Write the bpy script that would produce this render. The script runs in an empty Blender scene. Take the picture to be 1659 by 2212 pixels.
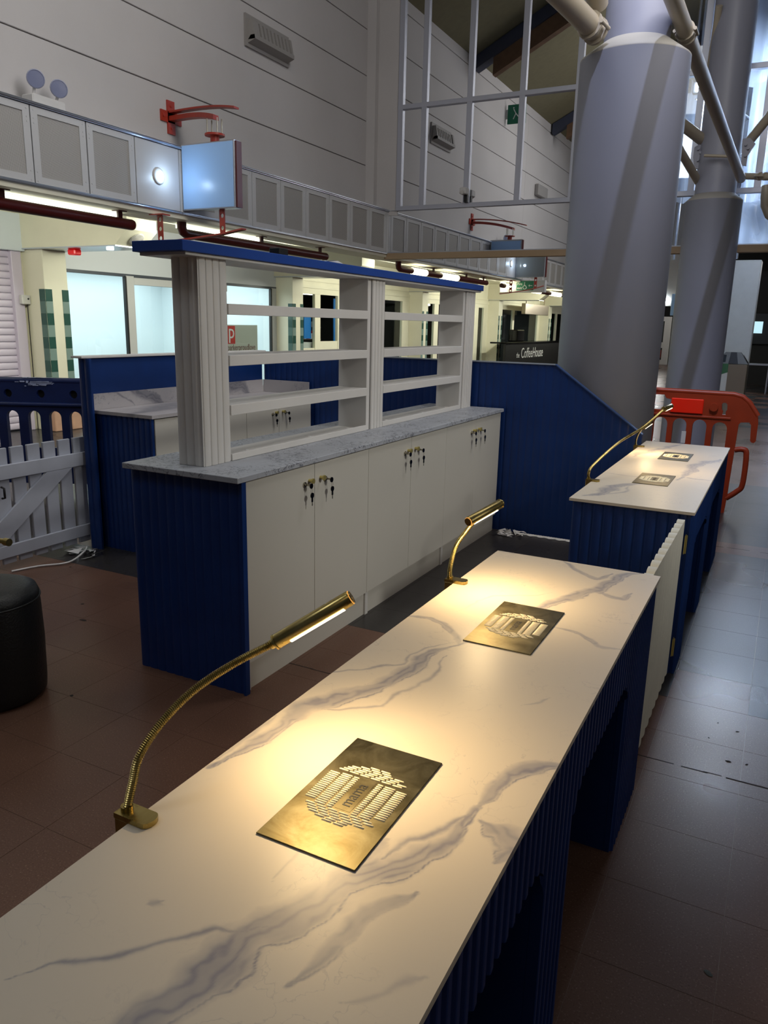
import bpy, bmesh, math, random
import numpy as np
from mathutils import Vector, Matrix
random.seed(7)
PI = math.pi
S = bpy.context.scene
COL = S.collection

# ---------------------------------------------------------------- camera
YAW, PIT, ROL, FPX = -0.4745, -0.2415, 0.0226, 1650.0
def _axes():
    cy, sy, cp, sp = math.cos(YAW), math.sin(YAW), math.cos(PIT), math.sin(PIT)
    f = Vector((sy*cp, cy*cp, sp)); r = Vector((cy, -sy, 0)); u = r.cross(f)
    c, s = math.cos(ROL), math.sin(ROL)
    return c*r + s*u, -s*r + c*u, f
_r, _u, _f = _axes()
cam_d = bpy.data.cameras.new('camera'); cam = bpy.data.objects.new('camera', cam_d); COL.objects.link(cam)
cam.matrix_world = Matrix(((_r.x, _u.x, -_f.x, 0), (_r.y, _u.y, -_f.y, 0), (_r.z, _u.z, -_f.z, 1.55), (0, 0, 0, 1)))
cam_d.sensor_fit = 'HORIZONTAL'; cam_d.sensor_width = 36; cam_d.lens = FPX*36/1659
cam_d.clip_start = 0.05; cam_d.clip_end = 200
S.camera = cam

# ---------------------------------------------------------------- world, exposure
w = bpy.data.worlds.new('world'); S.world = w; w.use_nodes = True
bg = w.node_tree.nodes['Background']; bg.inputs[0].default_value = (0.55, 0.60, 0.72, 1); bg.inputs[1].default_value = 0.07
S.view_settings.view_transform = 'Standard'; S.view_settings.look = 'None'
S.view_settings.exposure = 0.07; S.view_settings.gamma = 1.0; S.view_settings.use_curve_mapping = False

# ---------------------------------------------------------------- lights of the hall and added fills
def light(name, kind, loc, target, power, color, size=0.3, size_y=None, spot=None, blend=0.4):
    d = bpy.data.lights.new(name, kind); d.energy = power; d.color = color
    if kind == 'AREA':
        d.size = size
        if size_y: d.shape = 'RECTANGLE'; d.size_y = size_y
    elif kind == 'SPOT':
        d.shadow_soft_size = size; d.spot_size = spot; d.spot_blend = blend
    else: d.shadow_soft_size = size
    if name.startswith('flood_back'): d.spread = math.radians(80)
    o = bpy.data.objects.new(name, d); COL.objects.link(o); o.location = loc
    o.rotation_euler = (Vector(target)-Vector(loc)).to_track_quat('-Z', 'Y').to_euler()
    return o
COOL = (0.62, 0.72, 1.0); NEUT = (0.95, 0.95, 1.0); WARMW = (1.0, 0.9, 0.72)
light('floodlight_front', 'SPOT', (-0.30, 1.6, 9.0), (-1.25, 6.4, 4.0), 1900, (0.62, 0.70, 1.0), 0.07, spot=0.62, blend=0.95)
light('roof_light_aisle', 'SPOT', (-1.3, 4.6, 7.6), (0.25, 3.9, 0), 30, (0.85, 0.90, 1.0), 0.20, spot=0.62, blend=0.9)
light('added_bar_fill', 'AREA', (-3.2, 4.0, 7.2), (-3.0, 4.6, 0), 58, (1.0, 0.99, 0.93), 3.0, 4.0)  # unseen overhead light added to lift the back bar
light('wall_wash', 'AREA', (-0.5, 5.0, 6.6), (-6.8, 7.0, 4.8), 190, (1.0, 0.97, 0.96), 2.0, 5.0)
light('added_gantry_fill', 'AREA', (-2.0, 20.0, 6.2), (-6.6, 20.0, 3.4), 190, (1.0, 0.97, 0.93), 2.0, 8.0)  # area light added to brighten the far gantry
light('added_front_fill', 'AREA', (0.8, -3.0, 6.5), (-1.4, 2.5, .8), 17, (1.0, 0.84, 0.64), 2.0, 2.0)  # unseen warm fill over the front counter
light('walkway_flood', 'SPOT', (-0.30, 12.2, 4.75), (0.12, 3.1, 0), 150, (0.80, 0.87, 1.0), 0.10, spot=0.34, blend=0.5)
light('added_bar_spot', 'SPOT', (4.6, 2.8, 4.4), (-2.1, 4.0, 1.2), 600, (1.0, 0.97, 0.90), 0.35, spot=0.60, blend=0.8)  # spot added to brighten the bar doors and shelving
light('added_left_fill', 'AREA', (-3.6, -1.2, 6.6), (-2.3, 3.0, 1.6), 40, (0.88, 0.93, 1.0), 1.5, 1.5)  # cool fill added for the near faces of posts and uprights
light('added_pillar_fill', 'POINT', (-.1, 15.4, 3.9), (0, 0, 0), 55, (.85, .92, 1.0), .1)  # point light added to brighten the pale square pillar
light('added_side_fill', 'AREA', (6.0, 3.0, 3.6), (-0.8, 3.2, 1.0), 26, (1.0, 0.97, 0.90), 3.0, 2.0)  # weak side fill added for the fluted fronts and gate

# ---------------------------------------------------------------- materials
def nt(name):
    m = bpy.data.materials.new(name); m.use_nodes = True
    n = m.node_tree; return m, n, n.nodes['Principled BSDF']
def mat(name, col, rough=0.5, metal=0.0, spec=0.5, coat=0.0, emit=None, es=0.0, var=0.0, vscale=8.0, bump=0.0, bscale=60.0, rvar=0.0):
    m, n, b = nt(name)
    b.inputs['Base Color'].default_value = (*col, 1); b.inputs['Roughness'].default_value = rough
    b.inputs['Metallic'].default_value = metal; b.inputs['Specular IOR Level'].default_value = spec
    b.inputs['Coat Weight'].default_value = coat; b.inputs['Coat Roughness'].default_value = 0.08
    if emit: b.inputs['Emission Color'].default_value = (*emit, 1); b.inputs['Emission Strength'].default_value = es
    L = n.links.new
    if var or rvar or bump:
        tc = n.nodes.new('ShaderNodeTexCoord')
        nz = n.nodes.new('ShaderNodeTexNoise'); nz.inputs['Scale'].default_value = vscale; nz.inputs['Detail'].default_value = 5
        L(tc.outputs['Object'], nz.inputs['Vector'])
        if var:
            mr = n.nodes.new('ShaderNodeMapRange'); mr.inputs[1].default_value = .3; mr.inputs[2].default_value = .7
            mr.inputs[3].default_value = 1-var; mr.inputs[4].default_value = 1+var
            mx = n.nodes.new('ShaderNodeVectorMath'); mx.operation = 'SCALE'; mx.inputs[0].default_value = col
            L(nz.outputs[0], mr.inputs[0]); L(mr.outputs[0], mx.inputs['Scale']); L(mx.outputs[0], b.inputs['Base Color'])
        if rvar:
            mr2 = n.nodes.new('ShaderNodeMapRange'); mr2.inputs[1].default_value = .3; mr2.inputs[2].default_value = .7
            mr2.inputs[3].default_value = max(0, rough-rvar); mr2.inputs[4].default_value = rough+rvar
            L(nz.outputs[0], mr2.inputs[0]); L(mr2.outputs[0], b.inputs['Roughness'])
        if bump:
            nb = n.nodes.new('ShaderNodeTexNoise'); nb.inputs['Scale'].default_value = bscale; nb.inputs['Detail'].default_value = 3
            bp = n.nodes.new('ShaderNodeBump'); bp.inputs['Strength'].default_value = bump; bp.inputs['Distance'].default_value = 0.01
            L(tc.outputs['Object'], nb.inputs['Vector']); L(nb.outputs[0], bp.inputs['Height']); L(bp.outputs[0], b.inputs['Normal'])
    return m
def s2l(*c): return tuple(((x/255)/12.92 if x/255 <= .04045 else ((x/255+.055)/1.055)**2.4) for x in c)
def ramp(n, stops, inter='LINEAR'):
    r = n.nodes.new('ShaderNodeValToRGB'); r.color_ramp.interpolation = inter
    e = r.color_ramp.elements
    while len(e) > 2: e.remove(e[-1])
    for i, (p, c) in enumerate(stops):
        x = e[i] if i < 2 else e.new(p)
        x.position = p; x.color = (*c, 1)
    return r
def terrazzo(name, base, fleck, dark):
    m, n, b = nt(name); L = n.links.new
    tc = n.nodes.new('ShaderNodeTexCoord')
    geo = n.nodes.new('ShaderNodeNewGeometry')
    mp = n.nodes.new('ShaderNodeMapping'); L(geo.outputs['Position'], mp.inputs[0])
    nz = n.nodes.new('ShaderNodeTexNoise'); nz.inputs['Scale'].default_value = 200; nz.inputs['Detail'].default_value = 3; L(mp.outputs[0], nz.inputs['Vector'])
    r = ramp(n, [(0.28, dark), (0.40, base), (0.60, base), (0.72, fleck)])
    L(nz.outputs[0], r.inputs[0])
    n2 = n.nodes.new('ShaderNodeTexNoise'); n2.inputs['Scale'].default_value = 1.6; n2.inputs['Detail'].default_value = 2.5; L(geo.outputs['Position'], n2.inputs['Vector'])
    mr = n.nodes.new('ShaderNodeMapRange'); mr.inputs[1].default_value = .3; mr.inputs[2].default_value = .7; mr.inputs[3].default_value = .82; mr.inputs[4].default_value = 1.18
    L(n2.outputs[0], mr.inputs[0])
    sc = n.nodes.new('ShaderNodeVectorMath'); sc.operation = 'SCALE'; L(r.outputs[0], sc.inputs[0]); L(mr.outputs[0], sc.inputs['Scale'])
    L(sc.outputs[0], b.inputs['Base Color'])
    m2 = n.nodes.new('ShaderNodeMapRange'); m2.inputs[1].default_value = .3; m2.inputs[2].default_value = .7; m2.inputs[3].default_value = .26; m2.inputs[4].default_value = .33
    L(n2.outputs[0], m2.inputs[0]); L(m2.outputs[0], b.inputs['Roughness'])
    bp = n.nodes.new('ShaderNodeBump'); bp.inputs['Strength'].default_value = .04; bp.inputs['Distance'].default_value = .004
    n3 = n.nodes.new('ShaderNodeTexNoise'); n3.inputs['Scale'].default_value = 90; L(geo.outputs['Position'], n3.inputs['Vector'])
    L(n3.outputs[0], bp.inputs['Height']); L(bp.outputs[0], b.inputs['Normal'])
    b.inputs['Specular IOR Level'].default_value = .26
    return m
RED = terrazzo('red_terrazzo', s2l(103, 76, 63), s2l(142, 115, 99), s2l(74, 52, 43))
DARK = terrazzo('dark_terrazzo', s2l(52, 50, 50), s2l(84, 82, 82), s2l(34, 32, 34))
GROUT = mat('grout', s2l(138, 116, 100), .30)
BLUE = mat('blue_paint', (0.0035, 0.029, 0.150), .45, spec=.4, var=.12, vscale=5)
BLUED = mat('blue_paint_shelf', (0.010, 0.050, 0.27), .45, spec=.4, var=.06, vscale=4)
WHITE = mat('white_paint', s2l(205, 203, 200), .5, var=.04, vscale=3)
DOORW = mat('white_laminate', s2l(196, 193, 184), .38, var=.02, vscale=2)
PICKET = mat('gate_white', s2l(172, 177, 190), .5, var=.05)
GATEW = mat('gate_cream', s2l(214, 212, 200), .55, var=.04)
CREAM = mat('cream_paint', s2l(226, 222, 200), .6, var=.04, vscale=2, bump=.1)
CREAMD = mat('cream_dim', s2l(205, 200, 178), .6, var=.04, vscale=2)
PLASTER = mat('upper_wall', s2l(196, 192, 190), .75, var=.07, vscale=.55, bump=.12, bscale=40)
GAP = mat('joint_shadow', s2l(95, 92, 90), .9)
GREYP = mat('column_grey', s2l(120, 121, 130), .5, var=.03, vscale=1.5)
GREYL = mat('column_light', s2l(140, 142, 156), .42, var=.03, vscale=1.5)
COLLAR = mat('column_collar', s2l(150, 146, 138), .6)
STRUT = mat('strut_paint', s2l(168, 158, 140), .38)
PANELW = mat('panel_white', s2l(196, 196, 196), .4, metal=.0)
MESHG = mat('perforated_grey', s2l(150, 148, 145), .6, var=.06, vscale=30)
ALU = mat('aluminium', s2l(190, 194, 202), .28, metal=.9)
ALUW = mat('frame_grey', s2l(185, 188, 200), .35, metal=.35)
REDM = mat('red_metal', s2l(82, 15, 13), .4, var=.05)
REDO = mat('red_orange_metal', s2l(165, 52, 34), .42, var=.08)
BLACK = mat('black', s2l(14, 14, 15), .5)
BLACKG = mat('black_gloss', s2l(10, 10, 11), .12)
LEATH = mat('black_leatherette', s2l(22, 25, 27), .45, bump=.25, bscale=120)
ORANGE = mat('orange_plastic', s2l(150, 50, 18), .45, var=.10, vscale=7)
REFL = mat('red_reflector', s2l(245, 35, 10), .3)
BLUEPL = mat('blue_plastic', (0.003, 0.012, 0.075), .45, var=.15, vscale=9)
TIMBER = mat('timber', s2l(105, 78, 55), .6, var=.15)
STEELB = mat('blue_steel', s2l(62, 66, 82), .45)
ROOF = mat('roof_lining', s2l(120, 114, 88), .8, var=.06)
DARKR = mat('dark_steel', s2l(40, 42, 50), .6)
BEAMU = mat('beam_brown', s2l(160, 135, 105), .55)
GRN = mat('green_tile', s2l(46, 82, 74), .25); GRN2 = mat('green_tile_pale', s2l(124, 146, 140), .25)
GRN3 = mat('green_tile_mid', s2l(84, 112, 104), .25)
TERRA = mat('planter_terracotta', s2l(190, 150, 125), .7, var=.08)
LILAC = mat('shutter_lilac', s2l(205, 195, 212), .45)
DIM = mat('dark_shop', s2l(38, 37, 36), .8); DIMB = mat('dark_brown_shop', s2l(58, 50, 44), .8)
POSTER = mat('poster_beige', s2l(196, 194, 182), .6); POSTR = mat('poster_red', s2l(205, 52, 42), .6); POSTD = mat('poster_brown', s2l(120, 40, 38), .6)
INK = mat('poster_ink', s2l(135, 95, 88), .7)
SKYB = mat('blue_poster', s2l(20, 120, 200), .5)
SIGNB = mat('sign_face', s2l(165, 205, 250), .3)
BIGM = mat('sign_frame', s2l(92, 30, 28), .4)
KEYM = mat('key_metal', s2l(170, 165, 150), .3, metal=1.0)
BRASSK = mat('knob_brass', s2l(205, 190, 120), .3, metal=.7)
STEEL = mat('brushed_steel', s2l(190, 178, 160), .3, metal=.9)
EXITG = mat('exit_green', s2l(10, 110, 80), .5)
LETW = mat('letter_white', s2l(235, 235, 235), .5)
DEBRIS = mat('debris', s2l(38, 30, 26), .8); FILM = mat('plastic_scrap', s2l(215, 215, 215), .25)
def emitm(name, c, s):
    m = bpy.data.materials.new(name); m.use_nodes = True; n = m.node_tree; n.nodes.clear()
    e = n.nodes.new('ShaderNodeEmission'); o = n.nodes.new('ShaderNodeOutputMaterial')
    e.inputs[0].default_value = (*c, 1); e.inputs[1].default_value = s; n.links.new(e.outputs[0], o.inputs[0]); return m
LED = emitm('lamp_led', (1.0, 0.84, 0.58), 9)
TUBE = emitm('fluorescent_tube', (0.93, 1.0, 0.82), 3.2)
TUBEY = emitm('warm_tube', (1.0, 0.94, 0.66), 6)
SPOTE = emitm('downlight_glow', (0.85, 0.95, 1.0), 14)
FLOOD = emitm('flood_glow', (0.7, 0.88, 1.0), 90)
SCREEN = emitm('screen_glow', (0.55, 0.85, 0.95), 1.0)
# brass: cloudy tarnish on brushed metal
def brass(name, c1, c2, rough, rv, scale=9, metal=1.0):
    m, n, b = nt(name); L = n.links.new
    tc = n.nodes.new('ShaderNodeTexCoord'); nz = n.nodes.new('ShaderNodeTexNoise'); nz.inputs['Scale'].default_value = scale
    nz.inputs['Detail'].default_value = 8; nz.inputs['Roughness'].default_value = .65; nz.inputs['Distortion'].default_value = .8
    L(tc.outputs['Object'], nz.inputs['Vector'])
    r = ramp(n, [(0.35, c1), (0.68, c2)]); L(nz.outputs[0], r.inputs[0]); L(r.outputs[0], b.inputs['Base Color'])
    mr = n.nodes.new('ShaderNodeMapRange'); mr.inputs[1].default_value = .35; mr.inputs[2].default_value = .7; mr.inputs[3].default_value = rough-rv; mr.inputs[4].default_value = rough+rv
    L(nz.outputs[0], mr.inputs[0]); L(mr.outputs[0], b.inputs['Roughness']); b.inputs['Metallic'].default_value = metal
    return m
BRASS = brass('lamp_brass', s2l(160, 140, 80), s2l(190, 172, 115), .30, .06)
PLATE = brass('tarnished_brass', s2l(88, 80, 54), s2l(126, 119, 94), .46, .06, 12)
SLOT = mat('lamplit_slot_pale', s2l(252, 240, 205), .25, spec=.8)  # pale colour stands in for lamplit marble showing through the slots
GLOW_RING = emitm('orange_glow_ring', (1.0, 0.45, 0.10), .9)  # orange glow of the ring put in by emission
def glassmat(name, tint=(1, 1, 1), refl=.5, rough=0.0):
    m = bpy.data.materials.new(name); m.use_nodes = True; n = m.node_tree; n.nodes.clear(); L = n.links.new
    g = n.nodes.new('ShaderNodeBsdfGlossy'); g.inputs['Roughness'].default_value = rough; g.inputs['Color'].default_value = (.95, .97, 1, 1)
    t = n.nodes.new('ShaderNodeBsdfTransparent'); t.inputs['Color'].default_value = (*tint, 1)
    mx = n.nodes.new('ShaderNodeMixShader'); o = n.nodes.new('ShaderNodeOutputMaterial')
    mx.inputs[0].default_value = refl; L(t.outputs[0], mx.inputs[1]); L(g.outputs[0], mx.inputs[2]); L(mx.outputs[0], o.inputs[0]); return m
SHOPG = glassmat('shop_glass', (.94, .975, .975), .055)
CLEARG = glassmat('clear_glass', (.95, .97, 1), .12)
MIRROR = glassmat('mirror_glass', (.06, .06, .06), .86)
def poly(name, c, tr):
    m, n, b = nt(name); b.inputs['Base Color'].default_value = (*c, 1); b.inputs['Roughness'].default_value = .18
    L = n.links.new
    t = n.nodes.new('ShaderNodeBsdfTranslucent'); t.inputs[0].default_value = (*c, 1)
    tp = n.nodes.new('ShaderNodeBsdfTransparent')
    a = n.nodes.new('ShaderNodeMixShader'); a.inputs[0].default_value = .55; L(b.outputs[0], a.inputs[1]); L(t.outputs[0], a.inputs[2])
    c2 = n.nodes.new('ShaderNodeMixShader'); c2.inputs[0].default_value = tr; L(a.outputs[0], c2.inputs[1]); L(tp.outputs[0], c2.inputs[2])
    L(c2.outputs[0], n.nodes['Material Output'].inputs[0]); return m
POLY = poly('polythene_sheet', (.72, .80, .92), .22)
# marble carried by a pattern attribute (veins of the stone print) plus fine procedural hairlines
def marble(name, base, grey, attr=True, fine=.5, fscale=14):
    m, n, b = nt(name); L = n.links.new
    tc = n.nodes.new('ShaderNodeTexCoord')
    w1 = n.nodes.new('ShaderNodeTexNoise'); w1.inputs['Scale'].default_value = 3; w1.inputs['Detail'].default_value = 6; L(tc.outputs['Object'], w1.inputs['Vector'])
    ad = n.nodes.new('ShaderNodeVectorMath'); ad.operation = 'MULTIPLY_ADD'; ad.inputs[1].default_value = (.5, .5, .5)
    L(w1.outputs['Color'], ad.inputs[0]); L(tc.outputs['Object'], ad.inputs[2])
    nz = n.nodes.new('ShaderNodeTexNoise'); nz.inputs['Scale'].default_value = fscale; nz.inputs['Detail'].default_value = 5; L(ad.outputs[0], nz.inputs['Vector'])
    hw = .012 if attr else .034
    r = ramp(n, [(0.5-hw, (0, 0, 0)), (0.5, (fine, fine, fine)), (0.5+hw, (0, 0, 0))]); L(nz.outputs[0], r.inputs[0])
    msk = n.nodes.new('ShaderNodeTexNoise'); msk.inputs['Scale'].default_value = 4; L(tc.outputs['Object'], msk.inputs['Vector'])
    mr = n.nodes.new('ShaderNodeMapRange'); mr.inputs[1].default_value = .48 if attr else .36; mr.inputs[2].default_value = .62 if attr else .52; L(msk.outputs[0], mr.inputs[0])
    mu = n.nodes.new('ShaderNodeMath'); mu.operation = 'MULTIPLY'; L(r.outputs[0], mu.inputs[0]); L(mr.outputs[0], mu.inputs[1])
    last = mu.outputs[0]
    if attr:
        at = n.nodes.new('ShaderNodeAttribute'); at.attribute_name = 'vein'
        mxx = n.nodes.new('ShaderNodeMath'); mxx.operation = 'MAXIMUM'; L(at.outputs['Fac'], mxx.inputs[0]); L(last, mxx.inputs[1]); last = mxx.outputs[0]
    cr = ramp(n, [(0, base), (1, grey)]); L(last, cr.inputs[0]); L(cr.outputs[0], b.inputs['Base Color'])
    b.inputs['Roughness'].default_value = .42; b.inputs['Specular IOR Level'].default_value = .4
    return m
MARB = marble('counter_marble', s2l(212, 202, 186), s2l(104, 108, 132), True, .22)
MARBS = marble('splash_marble', s2l(176, 172, 174), s2l(78, 82, 98), True, .6)
MARBG = marble('bar_marble', s2l(168, 172, 180), s2l(70, 72, 82), False, 1.0, 26)

# ---------------------------------------------------------------- mesh helpers
class MB:
    def __init__(s): s.v = []; s.f = []; s.sm = []
    def add(s, vs, fs, smooth=False):
        o = len(s.v); s.v += [tuple(map(float, p)) for p in vs]; s.f += [tuple(i+o for i in f) for f in fs]; s.sm += [smooth]*len(fs); return s
    def box(s, x0, x1, y0, y1, z0, z1):
        v = [(x, y, z) for x in (x0, x1) for y in (y0, y1) for z in (z0, z1)]
        return s.add(v, [(0, 1, 3, 2), (4, 6, 7, 5), (0, 4, 5, 1), (2, 3, 7, 6), (0, 2, 6, 4), (1, 5, 7, 3)])
    def bbox(s, x0, x1, y0, y1, z0, z1, b=.004):  # chamfered box
        X, Y, Z = (x0, x1), (y0, y1), (z0, z1); v = []; idx = {}
        for i in (0, 1):
            for j in (0, 1):
                for k in (0, 1):
                    sx, sy, sz = (1-2*i)*b, (1-2*j)*b, (1-2*k)*b
                    for a, (dx, dy, dz) in enumerate(((0, sy, sz), (sx, 0, sz), (sx, sy, 0))):
                        idx[i, j, k, a] = len(v); v.append((X[i]+dx, Y[j]+dy, Z[k]+dz))
        g = lambda i, j, k, a: idx[i, j, k, a]; f = []
        for i in (0, 1): q = [g(i, 0, 0, 0), g(i, 1, 0, 0), g(i, 1, 1, 0), g(i, 0, 1, 0)]; f.append(q if i else q[::-1])
        for j in (0, 1): q = [g(0, j, 0, 1), g(1, j, 0, 1), g(1, j, 1, 1), g(0, j, 1, 1)]; f.append(q[::-1] if j else q)
        for k in (0, 1): q = [g(0, 0, k, 2), g(1, 0, k, 2), g(1, 1, k, 2), g(0, 1, k, 2)]; f.append(q if k else q[::-1])
        for j in (0, 1):
            for k in (0, 1): f.append((g(0, j, k, 1), g(1, j, k, 1), g(1, j, k, 2), g(0, j, k, 2)))
        for i in (0, 1):
            for k in (0, 1): f.append((g(i, 0, k, 0), g(i, 1, k, 0), g(i, 1, k, 2), g(i, 0, k, 2)))
        for i in (0, 1):
            for j in (0, 1): f.append((g(i, j, 0, 0), g(i, j, 1, 0), g(i, j, 1, 1), g(i, j, 0, 1)))
        for i in (0, 1):
            for j in (0, 1):
                for k in (0, 1): f.append((g(i, j, k, 0), g(i, j, k, 1), g(i, j, k, 2)))
        return s.add(v, f)
    def tube(s, pts, rad, seg=12, cap=True, smooth=True):
        P = [Vector(p) for p in pts]; R = rad if hasattr(rad, '__len__') else [rad]*len(P)
        rings = []; up = None
        for i, p in enumerate(P):
            t = (P[min(i+1, len(P)-1)]-P[max(i-1, 0)]).normalized()
            if up is None:
                a = Vector((0, 0, 1)) if abs(t.z) < .9 else Vector((1, 0, 0)); up = t.cross(a).normalized()
            up = (up-t*up.dot(t)).normalized(); sd = t.cross(up)
            rings.append([p+(up*math.cos(2*PI*k/seg)+sd*math.sin(2*PI*k/seg))*R[i] for k in range(seg)])
        v = [q for r in rings for q in r]; f = []
        for i in range(len(P)-1):
            for k in range(seg):
                a = i*seg+k; b = i*seg+(k+1) % seg; f.append((a, b, b+seg, a+seg))
        s.add(v, f, smooth)
        if cap: s.add(rings[0], [tuple(range(seg))[::-1]]); s.add(rings[-1], [tuple(range(seg))])
        return s
    def cyl(s, c, r, h, seg=24, axis='Z'):
        d = {'X': (h, 0, 0), 'Y': (0, h, 0), 'Z': (0, 0, h)}[axis]
        return s.tube([c, tuple(a+b for a, b in zip(c, d))], r, seg)
    def lathe(s, c, prof, seg=40, smooth=True):
        v = []; f = []
        for r, z in prof: v += [(c[0]+r*math.cos(2*PI*k/seg), c[1]+r*math.sin(2*PI*k/seg), c[2]+z) for k in range(seg)]
        for i in range(len(prof)-1):
            for k in range(seg):
                a = i*seg+k; b = i*seg+(k+1) % seg; f.append((a, b, b+seg, a+seg))
        return s.add(v, f, smooth)
    def extrude(s, pts, vec, holes=()):  # planar outline (3D pts) with holes, given thickness vec
        from mathutils.geometry import tessellate_polygon
        loops = [[Vector(p) for p in pts]]+[[Vector(p) for p in h] for h in holes]
        tris = tessellate_polygon(loops); fl = [p for l in loops for p in l]; n = len(fl); V = Vector(vec)
        v = fl+[p+V for p in fl]; f = [tuple(t) for t in tris]+[tuple(i+n for i in reversed(t)) for t in tris]
        o = 0
        for l in loops:
            k = len(l); f += [(o+i, o+(i+1) % k, o+(i+1) % k+n, o+i+n) for i in range(k)]; o += k
        return s.add(v, f)
OR = {}
def mesh_of(mb, name, m, org=(0, 0, 0), recalc=True):
    me = bpy.data.meshes.new(name); ox, oy, oz = org
    me.from_pydata([(x-ox, y-oy, z-oz) for x, y, z in mb.v], [], mb.f)
    me.polygons.foreach_set('use_smooth', mb.sm)
    if recalc:
        b = bmesh.new(); b.from_mesh(me); bmesh.ops.recalc_face_normals(b, faces=b.faces); b.to_mesh(me); b.free()
    me.materials.append(m); me.update(); return me
def part(name, mb, m, parent=None, label=None, kind=None, recalc=True):
    org = OR.get(parent.name, (0, 0, 0)) if parent else (0, 0, 0)
    o = bpy.data.objects.new(name, mesh_of(mb, name, m, org, recalc)); COL.objects.link(o)
    if parent: o.parent = parent; OR[o.name] = org
    if label: o['label'] = label
    if kind: o['kind'] = kind
    return o
def thing(name, loc, label=None, cat=None, group=None, kind=None):
    o = bpy.data.objects.new(name, None); COL.objects.link(o); o.location = loc; OR[o.name] = tuple(loc); o.empty_display_size = .1
    if label: o['label'] = label
    if cat: o['category'] = cat
    if group: o['group'] = group
    if kind: o['kind'] = kind
    return o
def solo(name, mb, m, label=None, cat=None, group=None, kind=None):
    a = np.array(mb.v); org = ((a[:, 0].min()+a[:, 0].max())/2, (a[:, 1].min()+a[:, 1].max())/2, a[:, 2].min())
    o = bpy.data.objects.new(name, mesh_of(mb, name, m, org)); COL.objects.link(o); o.location = org; OR[o.name] = tuple(org)
    if label: o['label'] = label
    if cat: o['category'] = cat
    if group: o['group'] = group
    if kind: o['kind'] = kind
    return o
def struct(name, mb, m): return solo(name, mb, m, kind='structure')
def dup(src, loc=None, label=None, group=None, parent=None, rotz=None):
    c = src.copy(); COL.objects.link(c)
    if loc is not None: c.location = loc
    if rotz is not None: c.rotation_euler = (0, 0, rotz)
    if label: c['label'] = label
    if group: c['group'] = group
    if parent: c.parent = parent
    for ch in list(src.children): dup(ch, parent=c)
    return c
def textobj(name, txt, size, m, loc, rot, parent=None, extr=.0008, align='LEFT', sx=1.0, label=None):
    cu = bpy.data.curves.new(name, 'FONT'); cu.body = txt; cu.size = size; cu.extrude = extr; cu.align_x = align; cu.resolution_u = 3
    t = bpy.data.objects.new(name, cu); COL.objects.link(t); bpy.context.view_layer.update()
    dg = bpy.context.evaluated_depsgraph_get(); me = bpy.data.meshes.new_from_object(t.evaluated_get(dg)); bpy.data.objects.remove(t)
    M = Matrix.Translation(loc) @ rot.to_4x4() @ Matrix.Diagonal((sx, 1, 1, 1)); me.transform(M)
    me.materials.clear(); me.materials.append(m)
    o = bpy.data.objects.new(name, me); COL.objects.link(o)
    if parent:
        org = OR[parent.name]; me.transform(Matrix.Translation((-org[0], -org[1], -org[2]))); o.parent = parent; OR[o.name] = org
    if label: o['label'] = label
    return o
def RM(xd, yd):
    x = Vector(xd).normalized(); y = Vector(yd).normalized(); z = x.cross(y)
    return Matrix(((x.x, y.x, z.x), (x.y, y.y, z.y), (x.z, y.z, z.z)))
# fluted board: ridges along the vertical; runs from a to b (xy), outward normal n, over z0..z1 (or z-functions)
def flute(mb, a, b, n, z0, z1, pitch=.048, depth=.007, thick=.016, ztop=None, zbot=None, seg=6, phase=0, ex=.55):
    a = Vector((*a, 0)); b = Vector((*b, 0)); n = Vector((*n, 0)).normalized(); L = (b-a).length; d = (b-a)/L
    ss = []; k0 = int(-phase/pitch)-1; s = 0.0
    k = math.floor(-phase/pitch)
    def hh(u):
        u = u % 1.0
        if ex > 0: return depth*(abs(math.sin(PI*u))**ex)
        return depth*(u/.14 if u < .14 else 1-.12*(u-.14)/.46 if u < .60 else .88*(1-(u-.60)/.08) if u < .68 else 0.0)
    pts = []
    ns = max(1, int(math.ceil(L/pitch*seg)))
    for i in range(ns+1):
        x = min(L, i*pitch/seg); t = ((x+phase) % pitch)/pitch
        pts.append((x, hh(t)))
        if x >= L: break
    if pts[-1][0] < L-1e-6: pts.append((L, hh((L+phase)/pitch)))
    v = []; f = []
    for x, h in pts:
        zt = ztop(x) if ztop else z1; zb = zbot(x) if zbot else z0
        p = a+d*x; q = p+n*h; r_ = p-n*thick
        v += [(q.x, q.y, zb), (q.x, q.y, zt), (r_.x, r_.y, zt), (r_.x, r_.y, zb)]
    m = len(pts)
    for i in range(m-1):
        o = 4*i
        for k in range(4): f.append((o+k, o+(k+1) % 4, o+4+(k+1) % 4, o+4+k))
    f.append((0, 3, 2, 1)); o = 4*(m-1); f.append((o, o+1, o+2, o+3))
    mb.add(v, f); return mb

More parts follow.
